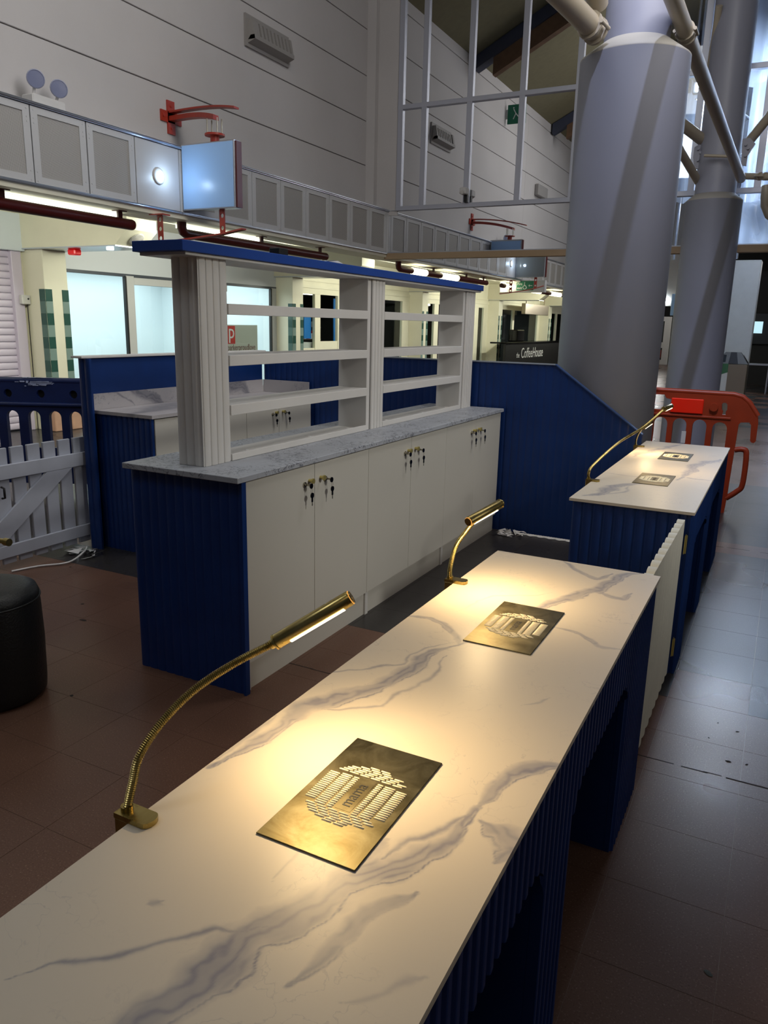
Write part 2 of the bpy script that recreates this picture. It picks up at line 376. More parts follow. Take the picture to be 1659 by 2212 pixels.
# ================================================================ SETTING
# floor of square terrazzo tiles, real joints
T = .318; X0 = .042; Y0 = 3.28
fl = struct('floor', MB().box(-14, 9, -12, 45, -.12, -.0012), GROUT)
def tile_mat(cx, cy, i, j):
    h = (i*73856093 ^ j*19349663) & 0xffff; rr = (h % 1000)/1000
    if Y0 < cy < Y0+T*8: d = rr < (.80 if cx > .3 else .97)
    elif Y0+T*9 < cy < Y0+T*17: d = rr < .96
    elif cx < -3.9 and cy < Y0: d = rr < .12
    elif cy > 14 and cx > -3: d = rr < .75
    elif cx < -7.2: d = True
    else: d = False
    return DARK if d else RED
tm = {}
for m in (RED, DARK):
    g = .0006; mb = MB().bbox(-T/2+g, T/2-g, -T/2+g, T/2-g, -.0010, 0, .0003); tm[m.name] = mesh_of(mb, 'tile', m)
cands = []
for i in range(-40, 22):
    for j in range(-44, 110):
        cx = X0+T*(i+.5); cy = Y0+T*(j+.5)
        v = Vector((cx, cy, -1.55)); dz = v.dot(_f)
        vis = dz > .3 and abs(v.dot(_r)/dz*FPX) < 900 and abs(v.dot(_u)/dz*FPX) < 1180
        hid = (-.83 < cx < -.28 and cy < 2.5) or (-2.47 < cx < -1.87 and 2.6 < cy < 5.6) or (cx < -2.3 and 3.9 < cy) or (-1.3 < cx < -.28 and 1.4 < cy < 3.2 and False)
        cands.append((0 if (vis and not hid and dz < 12) else 1, v.length, cx, cy, i, j))
cands.sort()
rest = {RED.name: MB(), DARK.name: MB()}
for n, (vis, d, cx, cy, i, j) in enumerate(cands):
    m = tile_mat(cx, cy, i, j)
    if n < 290 and vis == 0:
        o = bpy.data.objects.new('tile', tm[m.name]); COL.objects.link(o); o.parent = fl
        o.location = (cx-fl.location.x, cy-fl.location.y, 0-fl.location.z)
    else:
        g = .0006; x0, x1, y0, y1 = cx-T/2+g, cx+T/2-g, cy-T/2+g, cy+T/2-g
        if m is DARK or True:
            rest[m.name].add([(x0, y0, 0), (x1, y0, 0), (x1, y1, 0), (x0, y1, 0), (x0, y0, -.001), (x1, y0, -.001), (x1, y1, -.001), (x0, y1, -.001)],
                             [(0, 1, 2, 3), (0, 4, 5, 1), (1, 5, 6, 2), (2, 6, 7, 3), (3, 7, 4, 0)])
for nm, m in (('tiles', RED), ('dark_tiles', DARK)): part(nm, rest[m.name], m, fl, kind='stuff', recalc=False)
crack = MB(); rr = random.Random(4)
for y0, xa, xb in ((2.735, -2.6, 1.4), (5.99, -.3, 2.2)):
    x = xa
    while x < xb:
        l = rr.uniform(.05, .3); yy = y0+rr.uniform(-.006, .006); wd = rr.uniform(.001, .0035)
        crack.box(x, x+l, yy-wd, yy+wd, -.001, .0006); x += l*rr.uniform(.8, 1.6)
part('floor_crack', crack, DEBRIS, fl)

# upper wall: long precast panels with recessed joints, X = -6.8
WX = -6.8; YM = 12.4
wl = struct('wall_left', MB().box(WX-.25, WX-.02, -10, YM, 3.35, 7.12), GAP)
for k in range(6):
    z0 = 3.475+.687*k if k else 3.36; z1 = min(3.475+.687*(k+1)-.012, 7.12)
    if z1-z0 < .05: continue
    for ya, yb in ((-10, -4.75), (-4.738, 3.8), (3.812, 12.33)):
        part('wall_panel', MB().bbox(WX-.03, WX, ya, yb, z0, z1, .005), PLASTER, wl)
wn = struct('wall_return', MB().box(WX-.3, -6.24, YM-.02, YM+.18, 3.35, 7.6).box(WX-.01, WX+.16, YM-.13, YM-.02, 3.35, 7.3), PLASTER)
wb = struct('wall_upper_far', MB().box(WX-.25, WX, YM+.2, 34, 3.35, 7.12), PLASTER)
# arcade ceiling, soffit, back shop wall pieces
ac = struct('ceiling_arcade', MB().box(-9.6, -7.10, -4, 34, 2.931, 3.05), CREAM)
struct('trim_2', MB().box(-7.08, -6.82, -4, 34, 2.705, 2.735).box(-7.10, -7.06, -4, 34, 2.735, 2.95), CREAM)
# roof with rafters
sl = math.tan(math.atan2(7.987-7.37, 6.708-5.567)); ZR = 7.12
rz = lambda x: ZR+(x-WX)*.50
rf = MB(); rf.add([(WX-.4, -10, rz(WX-.4)), (1.5, -10, rz(1.5)), (1.5, 34, rz(1.5)), (WX-.4, 34, rz(WX-.4)),
                   (WX-.4, -10, rz(WX-.4)+.12), (1.5, -10, rz(1.5)+.12), (1.5, 34, rz(1.5)+.12), (WX-.4, 34, rz(WX-.4)+.12)],
                  [(0, 1, 2, 3), (4, 7, 6, 5), (0, 4, 5, 1), (1, 5, 6, 2), (2, 6, 7, 3), (3, 7, 4, 0)])
roof = struct('ceiling', rf, ROOF)
for n, y in enumerate((-4.4, 1.65, 7.75, 13.9, 20, 26)):
    def bar(mb, xa, xb, dz0, dz1, y0, y1):
        mb.add([(xa, y0, rz(xa)+dz0), (xb, y0, rz(xb)+dz0), (xb, y1, rz(xb)+dz0), (xa, y1, rz(xa)+dz0), (xa, y0, rz(xa)+dz1), (xb, y0, rz(xb)+dz1), (xb, y1, rz(xb)+dz1), (xa, y1, rz(xa)+dz1)],
               [(3, 2, 1, 0), (4, 5, 6, 7), (0, 1, 5, 4), (1, 2, 6, 5), (2, 3, 7, 6), (3, 0, 4, 7)])
    t = thing('roof_rafter', (WX, y, rz(WX)), kind='structure')
    m = MB(); bar(m, WX+.05, 1.4, -.28, -.02, y-.14, y+.14); part('steel_channel', m, STEELB, t)
    m = MB(); bar(m, WX+.45, 1.4, -.62, -.28, y-.09, y+.09); part('timber_beam', m, TIMBER, t)
# far hall: end wall, right wall, dark soffit
struct('wall_far', MB().box(-14, 9, 40, 40.2, -.1, 8), DIM)
struct('wall_right', MB().box(8.8, 9, -12, 40, -.1, 8), CREAMD)
struct('wall_shop_party', MB().box(-9.75, -9.6, -4, 6.0, 0, 3.05), CREAMD)

# ---------------------------------------------------------------- glass screen over the walkway
gs = thing('window_screen', (-3, YM, 2.64), kind='structure')
part('beam', MB().box(-6.45, 8, YM-.06, YM+.10, 2.64, 2.735), BEAMU, gs)
xs = [-6.21, -5.78, -4.99, -4.13, -3.27, -2.41, -1.55, -.69, .17, 1.03, 1.9]
for x in xs: part('mullion', MB().bbox(x-.045, x+.045, YM-.05, YM+.05, 3.47, 9.2, .004), ALUW, gs)
for z in (3.455, 5.02, 6.9): part('transom', MB().bbox(-6.26, 2.0, YM-.052, YM+.05, z-.035, z+.035, .004), ALUW, gs)
xs2 = [-6.40, -3.27, 8.0]
part('glass_band', MB().box(-6.40, -2.0, YM-.005, YM+.005, 2.735, 3.44), MIRROR, gs)
part('glass_band', MB().box(-1.99, 2, YM-.005, YM+.005, 2.735, 3.44), CLEARG, gs)
part('glass_rail', MB().box(-6.45, 2, YM-.03, YM+.03, 2.735, 2.752), ALU, gs)
part('glass_rail', MB().box(-6.40, -2.0, YM-.03, YM+.03, 3.425, 3.432), ALU, gs)
for a, b in zip(xs[:-1], xs[1:]):
    for z0, z1 in ((3.49, 4.985), (5.055, 6.865), (6.935, 9.2)):
        part('pane', MB().box(a+.045, b-.045, YM-.004, YM+.004, z0, z1), MIRROR if b < -1.9 else CLEARG, gs)
    
# ---------------------------------------------------------------- long louvred service gantry
GX = -6.40
ga = thing('service_gantry', (GX, 7, 2.73), 'long pale service gantry of perforated panels running along the upper wall', 'gantry')
part('rear_duct', MB().box(-6.78, GX-.03, -4, 33.5, 2.74, 3.41), DARKR, ga)
part('top_rail', MB().box(-6.80, GX+.012, -4, 33.5, 3.41, 3.445).tube([(GX+.005, -4, 3.43), (GX+.005, 33.5, 3.43)], .016, 8), ALU, ga)
part('bottom_rail', MB().box(-6.5, GX+.008, -4, 33.5, 2.715, 2.745).tube([(GX, -4, 2.725), (GX, 33.5, 2.725)], .014, 8), ALU, ga)
part('soffit_edge', MB().box(-6.8, GX-.005, -4, 33.5, 2.67, 2.715), CREAM, ga)
seams = [-4.0+.637*k for k in range(15)]+[5.58-.66+.32]
seams = [y for y in [5.24-.637*k for k in range(14)][::-1]]+[5.88, 6.52, 7.19, 7.87, 8.54, 9.18, 9.80, 10.44, 11.07, 11.70, 12.31]
seams += [12.33+.64*k for k in range(1, 33)]
PN = {}
def gpanel(y0, y1, blank):
    wd = y1-y0
    if blank:
        p = part('blank_panel', MB().bbox(GX-.02, GX, y0+.006, y1-.006, 2.748, 3.405, .003), PANELW, ga, label='smooth white panel with round downlight')
        yc = (y0+y1)/2
        m = MB(); m.lathe((0, 0, 0), [(.085, 0), (.085, .012), (.055, .016), (.05, .004), (0, .002)], 24)
        v = [(GX+z, yc+x, 3.07+y) for x, y, z in m.v]; m.v = v; part('downlight_ring', m, WHITE, p)
        m = MB(); m.cyl((GX+.006, yc+.012, 3.07), .03, .012, 16, 'X'); part('downlight_lens', m, SPOTE, p); light('downlight', 'POINT', (GX+.14, yc+.06, 3.07), (0, 0, 0), 2.2, (.55, .75, 1.0), .03)
        return
    key = round(wd, 2)
    if key not in PN:
        h0, h1 = 2.748, 3.405; a, b = .006, wd-.006; t, tz = .075, .06
        fr = MB(); 
        fr.extrude([(0, a, h0), (0, b, h0), (0, b, h1), (0, a, h1)], (-.02, 0, 0), [[(0, a+t, h0+tz), (0, a+t, h1-tz), (0, b-t, h1-tz), (0, b-t, h0+tz)]])
        for yy in (a+.03, b-.03):
            for zz in (h0+.10, h0+.02, h1-.10, h1-.14, h1-.03):
                fr.cyl((-.002, yy, zz), .008, .005, 8, 'X')
        ms = MB().box(-.014, -.009, a+t, b-t, h0+tz, h1-tz)
        PN[key] = (mesh_of(fr, 'panel_frame', PANELW), mesh_of(ms, 'perforated_sheet', MESHG))
    f_, s_ = PN[key]
    o = bpy.data.objects.new('fascia_panel', f_); COL.objects.link(o); o.parent = ga; o.location = (0, y0-7, -2.73)
    c = bpy.data.objects.new('perforated_sheet', s_); COL.objects.link(c); c.parent = o
for y0, y1 in zip(seams[:-1], seams[1:]):
    gpanel(y0, y1, abs(y0-6.52) < .01 or abs(y0-18.73) < .3 or abs(y0+5.7) < .3)
# perforated look of the sheets
n = MESHG.node_tree; b = n.nodes['Principled BSDF']
tc = n.nodes.new('ShaderNodeTexCoord'); vo = n.nodes.new('ShaderNodeTexVoronoi'); vo.inputs['Scale'].default_value = 110; vo.inputs['Randomness'].default_value = 0
n.links.new(tc.outputs['Object'], vo.inputs['Vector']); r = ramp(n, [(.30, s2l(120, 118, 114)), (.42, s2l(188, 185, 180))]); n.links.new(vo.outputs['Distance'], r.inputs[0]); n.links.new(r.outputs[0], b.inputs['Base Color'])

# red conduit pipes with lights under the gantry
def pipe(y0, y1, tubes, label, drop_near=True, strip=True, drops=(), ys1=None):
    t = thing('conduit_light', (-6.62, (y0+y1)/2, 2.55), label, 'light fitting', 'red conduit lights under the gantry')
    m = MB(); z = 2.545; x = -6.60
    pts = [(x, y0, z), (x, y1-.0, z)]
    if drop_near:
        pts = [(x, y0, 2.70), (x, y0, z+.06), (x, y0+.02, z+.02), (x, y0+.06, z)]+[(x, y1, z)]
    m.tube(pts, .056, 14); m.lathe((0, 0, 0), [(.056, 0), (.05, .018), (.03, .035), (0, .042)], 14)
    k = 4*14; m.v[-k:] = [(x+a, y1+c, z+b_) for a, b_, c in m.v[-k:]]
    part('pipe', m, REDM, t)
    for d in drops:
        part('hanger', MB().box(x-.012, x+.012, d-.03, d+.03, z+.03, 2.70).box(x-.05, x+.05, d-.06, d+.06, 2.662, 2.67), REDM, t)
    if strip:
        part('lamp_tube', MB().box(x-.15, x-.085, y0+.06, ys1 or y1-.05, 2.615, 2.655), TUBE, t, label='bright fluorescent lamp behind the pipe')
    Ln = y1-y0; lo = light('conduit_lamp', 'AREA', (x-.19, (y0+y1)/2, 2.62), (x-2.6, (y0+y1)/2, 1.5), 15*Ln, (.98, 1.0, .84), Ln*.9, .08)
    zx = -Vector((-2.4, 0, -1.1)).normalized(); yx = zx.cross(Vector((0, 1, 0))); lo.rotation_euler = Matrix(((0, yx.x, zx.x), (1, yx.y, zx.y), (0, yx.z, zx.z))).to_euler()
    for a, b_ in tubes:
        part('lamp_tube', MB().tube([(x, a, z), (x, a+.03, z), (x, b_-.03, z), (x, b_, z)], [.03, .062, .062, .03], 14), TUBEY, t, label='bright tube lamp set in the pipe')
    return t
pipe(1.4, 6.62, [], 'thick dark red conduit light at the far left, nearest under the gantry', False, True, (6.45, 5.02))
pipe(7.42, 10.66, [], 'dark red conduit light right of the blue hanging sign, above the shelving', True, True, (9.0, 10.5), 9.1)
pipe(13.2, 17.9, [(13.75, 14.45), (15.15, 16.1)], 'dark red conduit with two bright capsules above the shelving far end', True, False, (14.8, 16.6, 17.7))
pipe(19.0, 25.5, [(19.2, 20.4), (21.2, 22.4), (23.4, 24.6)], 'far red conduit with glowing capsules beyond the green exit sign', False, False, (20.8, 22.9, 25.2))
pipe(27.0, 32.5, [(27.2, 28.4), (29.6, 30.8)], 'farthest red conduit light beside the grey column', True, False, (29, 32))

# emergency twin-head light on the gantry
t = thing('emergency_light', (-6.62, 5.6, 3.445), 'white twin-head emergency light standing on the gantry at upper left', 'emergency light')
part('battery_box', MB().bbox(-6.72, -6.56, 5.42, 5.80, 3.445, 3.57, .012), WHITE, t)
for y, z in ((5.48, 3.70), (5.74, 3.68)):
    m = MB().lathe((0, 0, 0), [(0, -.05), (.05, -.045), (.078, 0), (.082, .02), (.074, .026)], 20)
    q = Vector((.75, -.45, -.12)).to_track_quat('Z', 'Y').to_matrix(); m.v = [tuple(q @ Vector(p)+Vector((-6.58, y, z))) for p in m.v]
    h = part('lamp_head', m, mat('emerg_head_%d' % int(z*100), s2l(165, 170, 195), .4), t)
    m = MB().lathe((0, 0, 0), [(.074, .022), (0, .024)], 20); m.v = [tuple(q @ Vector(p)+Vector((-6.58, y, z))) for p in m.v]
    part('lens', m, mat('emerg_lens_%d' % int(z*100), s2l(130, 136, 165), .2), h)
    part('swivel', MB().tube([(-6.62, y, 3.57), (-6.60, y, z-.05)], .014, 8), WHITE, t)
# vent hood on the upper wall
t = thing('wall_vent', (WX, 9.44, 5.05), 'grey slatted vent hood high on the pale upper wall', 'vent')
ven = mat('vent_grey', s2l(150, 146, 142), .6)
part('surround', MB().extrude([(WX+.002, 8.96, 5.02), (WX+.002, 9.94, 5.02), (WX+.002, 9.94, 5.40), (WX+.002, 8.96, 5.40)], (.03, 0, 0),
     [[(WX+.002, 9.02, 5.07), (WX+.002, 9.02, 5.35), (WX+.002, 9.88, 5.35), (WX+.002, 9.88, 5.07)]]), ven, t)
part('shade_sheet', MB().box(WX+.001, WX+.008, 9.02, 9.88, 5.07, 5.35), DARKR, t)  # dark sheet stands in for the shade behind the slats
def wedge(ya, yb, x0b, x1b, x0t, x1t, zb_, zt_):
    return MB().add([(WX+x0b, ya, zb_), (WX+x1b, ya, zb_), (WX+x1b, yb, zb_), (WX+x0b, yb, zb_), (WX+x0t, ya, zt_), (WX+x1t, ya, zt_), (WX+x1t, yb, zt_), (WX+x0t, yb, zt_)],
                    [(3, 2, 1, 0), (4, 5, 6, 7), (0, 1, 5, 4), (1, 2, 6, 5), (2, 3, 7, 6), (3, 0, 4, 7)])
part('cheek', wedge(9.00, 9.08, .0, .15, .0, .10, 5.10, 5.34), ven, t); part('cheek', wedge(9.86, 9.90, .0, .15, .0, .10, 5.10, 5.34), ven, t)
part('hood_lip', MB().add([(WX, 9.00, 5.06), (WX+.03, 9.00, 5.06), (WX+.15, 9.00, 5.10), (WX+.15, 9.00, 5.15), (WX+.08, 9.00, 5.15), (WX, 9.90, 5.06), (WX+.03, 9.90, 5.06), (WX+.15, 9.90, 5.10), (WX+.15, 9.90, 5.15), (WX+.08, 9.90, 5.15)],
     [(0, 1, 2, 3, 4), (9, 8, 7, 6, 5), (0, 5, 6, 1), (1, 6, 7, 2), (2, 7, 8, 3), (3, 8, 9, 4), (4, 9, 5, 0)]), ven, t)
for k in range(9): part('slat', wedge(9.105+.086*k, 9.155+.086*k, .085, .125, .05, .085, 5.15, 5.325), ven, t)
def wallpt(px, py, X=-6.8):
    d = _f*FPX+_r*(px-829.5)-_u*(py-1106); k = X/d.x; return d.y*k, 1.55+d.z*k
yv, zv = wallpt(1165, 415); yv = 2*YM-yv
t = thing('wall_vent', (WX, yv, zv), 'plain grey vent hood on the upper wall, mirrored faintly beside the column', 'vent')
part('hood', MB().bbox(WX, WX+.12, yv-.45, yv+.45, zv-.15, zv+.15, .02), ven, t)
yv, zv = wallpt(1093, 248); yv = 2*YM-yv
t = thing('exit_sign', (WX+.3, yv, zv), 'small green running man exit sign high on the upper wall, mirrored in the glass', 'sign')
part('sign_plate', MB().bbox(WX+.05, WX+.50, yv-.02, yv+.02, zv-.22, zv+.2, .004), EXITG, t); part('bracket', MB().box(WX, WX+.05, yv-.02, yv+.02, zv-.1, zv+.1), WHITE, t)
part('symbol', MB().tube([(WX+.2, yv+.024, zv+.1), (WX+.26, yv+.024, zv), (WX+.2, yv+.024, zv-.12)], .012, 6).tube([(WX+.26, yv+.024, zv), (WX+.35, yv+.024, zv-.1)], .012, 6).lathe((WX+.2, yv+.024, zv+.11), [(0, 0), (.02, .015), (0, .035)], 8), LETW, t)
# security camera on the glass screen
t = thing('security_camera', (-4.95, YM-.1, 3.49), 'small white security camera on the ledge before the tall glass screen', 'security camera')
part('bracket', MB().box(-4.99, -4.93, YM-.12, YM-.05, 3.49, 3.60), BLACK, t)
part('camera_body', MB().bbox(-5.03, -4.92, YM-.22, YM-.06, 3.60, 3.70, .012).tube([(-4.975, YM-.2, 3.64), (-4.975, YM-.25, 3.62)], .03, 12), WHITE, t)

# ---------------------------------------------------------------- hanging side signs with curved red brackets
def side_sign(dy, label, face):
    Y = 7.22+dy
    t = thing('hanging_sign', (-6.02, Y, 2.76), label, 'sign', 'projecting signs along the gantry')
    part('sign_box', MB().bbox(-6.39, -5.64, Y, Y+.10, 2.76, 3.46, .004), ALU, t)
    part('sign_face', MB().box(-6.375, -5.66, Y-.006, Y, 2.775, 3.445), face, t)
    part('back_face', MB().extrude([(-6.36, Y+.10, 2.79), (-5.67, Y+.10, 2.79), (-5.67, Y+.10, 3.43), (-6.36, Y+.10, 3.43)], (0, .008, 0)), face, t)
    part('edge_trim', MB().box(-5.64, -5.625, Y+.02, Y+.11, 2.77, 3.45), BIGM, t)
    # arm: a cross plate on the wall and two curved flats
    by = Y+.30
    part('wall_plate', MB().box(WX, WX+.02, by-.17, by+.17, 3.78, 3.90).box(WX, WX+.02, by-.06, by+.06, 3.66, 4.02)
         .cyl((WX+.02, by, 3.96), .015, .01, 8, 'X').cyl((WX+.02, by, 3.72), .015, .01, 8, 'X').cyl((WX+.02, by-.13, 3.84), .015, .01, 8, 'X'), REDO, t)
    m = MB()
    for z0, th, dz in ((3.885, .02, 0), (3.80, .05, 0)):
        n_ = 14; v = []; f = []
        for i in range(n_+1):
            u = i/n_; x = WX+.02+u*(1.18 if z0 > 3.85 else .90); z = z0-.13*u**2.2 - (.0 if z0 > 3.85 else 0)
            yy = by-.30*u**1.5
            v += [(x, yy-.045, z), (x, yy+.045, z), (x, yy+.045, z+th), (x, yy-.045, z+th)]
        for i in range(n_):
            o = 4*i
            for k in range(4): f.append((o+k, o+(k+1) % 4, o+4+(k+1) % 4, o+4+k))
        f += [(0, 1, 2, 3), (4*n_+3, 4*n_+2, 4*n_+1, 4*n_)]
        m.add(v, f)
    part('curved_arm', m, REDO, t)
    for dx, dyy in ((-.09, -.04), (.05, -.04), (-.09, .04), (.05, .04)): part('hanger_rod', MB().tube([(-5.93+dx, Y+.06+dyy, 3.54), (-5.93+dx, Y+.06+dyy, 3.70)], .008, 8), KEYM, t)
    part('hanger_disc', MB().cyl((-5.95, Y+.06, 3.525), .11, .02, 20).cyl((-5.95, Y+.06, 3.46), .05, .07, 12), REDO, t)
    # lower straps with round holes and the curved flat below
    def strap(x, y, z0, z1, nh):
        w_ = .036; H = []
        for k in range(nh):
            zc = z0+(z1-z0)*(k+.5)/nh; H.append([(x+.024*math.cos(a), y, zc+.024*math.sin(a)) for a in [2*PI*q/12 for q in range(12)]])
        return MB().extrude([(x-w_, y, z0), (x+w_, y, z0), (x+w_, y, z1), (x-w_, y, z1)], (0, .012, 0), H)
    part('strap', strap(-6.36, Y-.42, 2.37, 2.665, 3), REDO, t); part('strap', strap(-5.88, Y+.06, 2.50, 2.76, 2), REDO, t)
    part('strap_flange', MB().box(-6.46, -6.26, Y-.48, Y-.36, 2.655, 2.668), REDO, t)
    pts = [(-6.62, Y-.46, 2.335), (-6.36, Y-.414, 2.365), (-6.1, Y-.20, 2.42), (-5.88, Y+.066, 2.49), (-5.72, Y+.25, 2.56)]
    m = MB(); v = []; f = []
    for x, y, z in pts: v += [(x, y-.04, z), (x, y+.04, z), (x, y+.04, z+.016), (x, y-.04, z+.016)]
    for i in range(len(pts)-1):
        o = 4*i
        for k in range(4): f.append((o+k, o+(k+1) % 4, o+4+(k+1) % 4, o+4+k))
    f += [(0, 1, 2, 3), (4*len(pts)-1, 4*len(pts)-2, 4*len(pts)-3, 4*len(pts)-4)]
    part('curved_rail', m.add(v, f), REDO, t)
    return t
side_sign(0, 'blank pale blue square sign hanging from a curved red bracket over the shelving', SIGNB)
side_sign(12.2, 'far square sign with red edges below the horizontal beam', mat('sign_dark_face', s2l(120, 122, 118), .12, coat=.5))
side_sign(-12.2, 'near square sign behind the viewer, seen only mirrored', SIGNB)

# ---------------------------------------------------------------- shopfronts under the gantry
SX = -9.30
def pilaster(y, label):
    t = thing('pilaster', (-9.1, y+.19, 0), label, 'pillar', 'tiled pilasters between the shops')
    part('shaft', MB().bbox(-9.35, -8.90, y, y+.38, 0, 2.93, .006), CREAM, t)
    m = MB().extrude([(-9.35, y-.06, 2.42), (-7.52, y-.06, 2.42), (-7.30, y-.06, 2.60), (-7.30, y-.06, 2.93), (-9.35, y-.06, 2.93)], (0, .50, 0))
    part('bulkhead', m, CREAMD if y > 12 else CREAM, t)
    part('bulkhead_trim', MB().box(-9.35, -7.50, y-.07, y+.45, 2.405, 2.42), ALU, t)
    # tiles: two corner strips, each tile its own piece
    tg = {}
    for c, mm in (('a', GRN), ('b', GRN2), ('c', GRN3)):
        tg[c] = mesh_of(MB().box(-.003, .003, -.053, .053, -.0775, .0775), 'tile', mm)
    k = 0; z = .42
    n = 0
    while z < 1.92:
        dark = (k+1) % 2 == 0
        for s, (yy) in enumerate((y+.055, y+.325)):
            o = bpy.data.objects.new('tile', tg['a' if dark else ('b' if s == 0 else 'b')]); COL.objects.link(o); o.parent = t; o.location = (-8.897+9.1, yy-y-.19, z)
        if y < 14:
            o = bpy.data.objects.new('tile', tg['a' if dark else 'c']); COL.objects.link(o); o.parent = t; o.rotation_euler = (0, 0, PI/2); o.location = (-8.955+9.1, -.193, z)
        z += .156; k += 1
    part('planter_base', MB().bbox(-9.0, -8.84, y-.05, y+.14, 0, .36, .01).bbox(-9.0, -8.84, y+.24, y+.42, 0, .36, .01), TERRA, t)
    return t
for y, l in ((1.2, 'cream pilaster out of frame left of the shutter'), (7.30, 'cream pilaster with green tile strips beside the lilac shutter'), (13.14, 'cream pilaster with green tiles seen through the shelving near half'), (19.31, 'cream pilaster with green tiles seen through the shelving far half'),
             (25.5, 'cream pilaster with green tiles left of the coffee counter'), (31.7, 'farthest cream tiled pilaster by the grey column')): pilaster(y, l)
t = thing('ceiling_speaker', (-7.45, 7.5, 2.5), 'round grey speaker on the slanted end of the bulkhead', 'speaker')
m = MB().lathe((0, 0, 0), [(.10, 0), (.10, .015), (.085, .02), (0, .024)], 22); q = Vector((.63, 0, -.77)).to_track_quat('Z', 'Y').to_matrix()
m.v = [tuple(q @ Vector(p)+Vector((-7.41, 7.50, 2.508))) for p in m.v]; part('speaker_grille', m, MESHG, t)
solo('alarm_sounder', MB().bbox(-8.50, -8.36, 7.36, 7.48, 2.33, 2.404, .015), mat('alarm_red', s2l(225, 30, 35), .3, emit=s2l(200, 20, 20), es=.3), 'small red alarm sounder under the cream bulkhead', 'alarm')
solo('bulkhead_downlight', MB().cyl((-7.82, 7.45, 2.385), .045, .02, 14), SPOTE, 'small bright downlight under the cream bulkhead end', 'light')
# first shop: roller shutter
t = thing('roller_shutter', (SX, 5, 0), 'closed lilac roller shutter at the far left', 'shutter')
for k in range(26):
    z = .02+.091*k
    m = MB().tube([(0, 1.7, z+.045), (0, 7.10, z+.045)], .046, 10, True, True); m.v = [(SX-.02+a*.32, b, c) for a, b, c in m.v]; part('slat', m, LILAC, t)
part('side_frame', MB().bbox(SX-.05, SX+.05, 7.10, 7.25, 0, 2.38, .006), LILAC, t)
part('sign_board', MB().bbox(SX-.05, SX+.10, 1.7, 7.28, 2.38, 2.85, .006), mat('pale_board', s2l(214, 222, 230), .4), t)
struct('wall_shop_1', MB().box(SX-.06, SX, 7.25, 7.35, 0, 2.95).box(SX-.2, SX-.06, 1.0, 7.35, 2.38, 2.95), CREAM)
t = thing('key_switch', (SX, 7.22, 1.75), 'small white shutter key switch beside the lilac frame', 'switch')
part('switch_box', MB().bbox(SX+.052, SX+.12, 7.16, 7.29, 1.70, 1.82, .008), WHITE, t); part('key_hole', MB().cyl((SX+.12, 7.25, 1.77), .012, .008, 8, 'X'), BLACK, t)
part('conduit', MB().tube([(SX+.07, 7.27, 0.0), (SX+.07, 7.27, 1.70)], .006, 6), BLACK, t)

# second shop: bright empty unit with estate agent board
def shop_room(name, y0, y1, z1, m, depth=3.0):
    x1 = SX-depth
    return struct(name, MB().box(x1-.1, x1, y0, y1, 0, z1).box(x1, SX-.08, y0-.08, y0, 0, z1).box(x1, SX-.08, y1, y1+.08, 0, z1).box(x1, SX-.08, y0, y1, z1, z1+.08), m)
ROOMW = mat('bright_room', s2l(220, 230, 232), .6)
shop_room('wall_shop_2', 7.72, 13.1, 2.6, ROOMW)
sf = thing('window_2', (SX, 10.4, 0), kind='structure')
part('fascia', MB().box(SX-.08, SX, 7.68, 13.14, 2.20, 2.95), mat('fascia_white', s2l(208, 212, 218), .5), sf)
part('top_rail', MB().bbox(SX-.05, SX+.01, 7.68, 13.14, 2.17, 2.215, .003), mat('rail_dark', s2l(60, 66, 76), .4), sf)
for a, b in ((9.13, 9.30), (12.97, 13.14), (7.68, 7.73)): part('frame_post', MB().bbox(SX-.06, SX+.012, a, b, 0, 2.19, .004), PANELW, sf)
part('frame_seal', MB().box(SX-.03, SX+.02, 9.10, 9.135, 0, 2.18).box(SX-.03, SX+.02, 12.94, 12.975, 0, 2.18), BLACK, sf)
part('door_rail', MB().bbox(SX-.05, SX+.008, 9.30, 11.6, 2.06, 2.17, .004), PANELW, sf)
part('bottom_rail', MB().bbox(SX-.06, SX+.012, 7.7, 13.0, .0, .30, .004), PANELW, sf)
part('sill', MB().bbox(SX-.06, SX+.02, 11.2, 13.0, .88, .93, .004), PANELW, sf)
for a, b in ((7.73, 9.12), (9.30, 12.95)): part('pane', MB().box(SX-.02, SX-.014, a, b, .30, 2.17), SHOPG, sf)
light('shop_2_light', 'AREA', (SX-1.4, 10.4, 2.5), (SX-1.4, 10.4, 0), 150, (.88, .98, 1.0), 2.4, 4.6)
for x, y, l in ((-10.8, 8.9, 1), (-11.3, 12.2, 2)):
    pass
t = thing('letting_board', (SX-.05, 11.9, .94), 'beige letting board with red square seen through the shelving', 'sign')
part('board', MB().box(SX-.06, SX-.045, 11.25, 12.56, .94, 1.47), POSTER, t)
part('red_square', MB().box(SX-.045, SX-.042, 11.40, 11.625, 1.12, 1.45), POSTD, t)
part('red_square', MB().box(SX-.045, SX-.042, 11.645, 11.86, 1.12, 1.45), POSTR, t)
R1 = RM((0, 1, 0), (0, 0, 1))
textobj('lettering', 'b', .32, LETW, (SX-.041, 11.43, 1.17), R1, t); textobj('lettering', 'p', .38, LETW, (SX-.041, 11.655, 1.225), R1, t)
textobj('lettering', 'barkerproudlove', .165, INK, (SX-.041, 11.62, 1.0), R1, t, sx=.77)
for i, (a, b, z) in enumerate(((8.35, 8.95, 2.02), (7.72, 7.9, 2.0))): pass

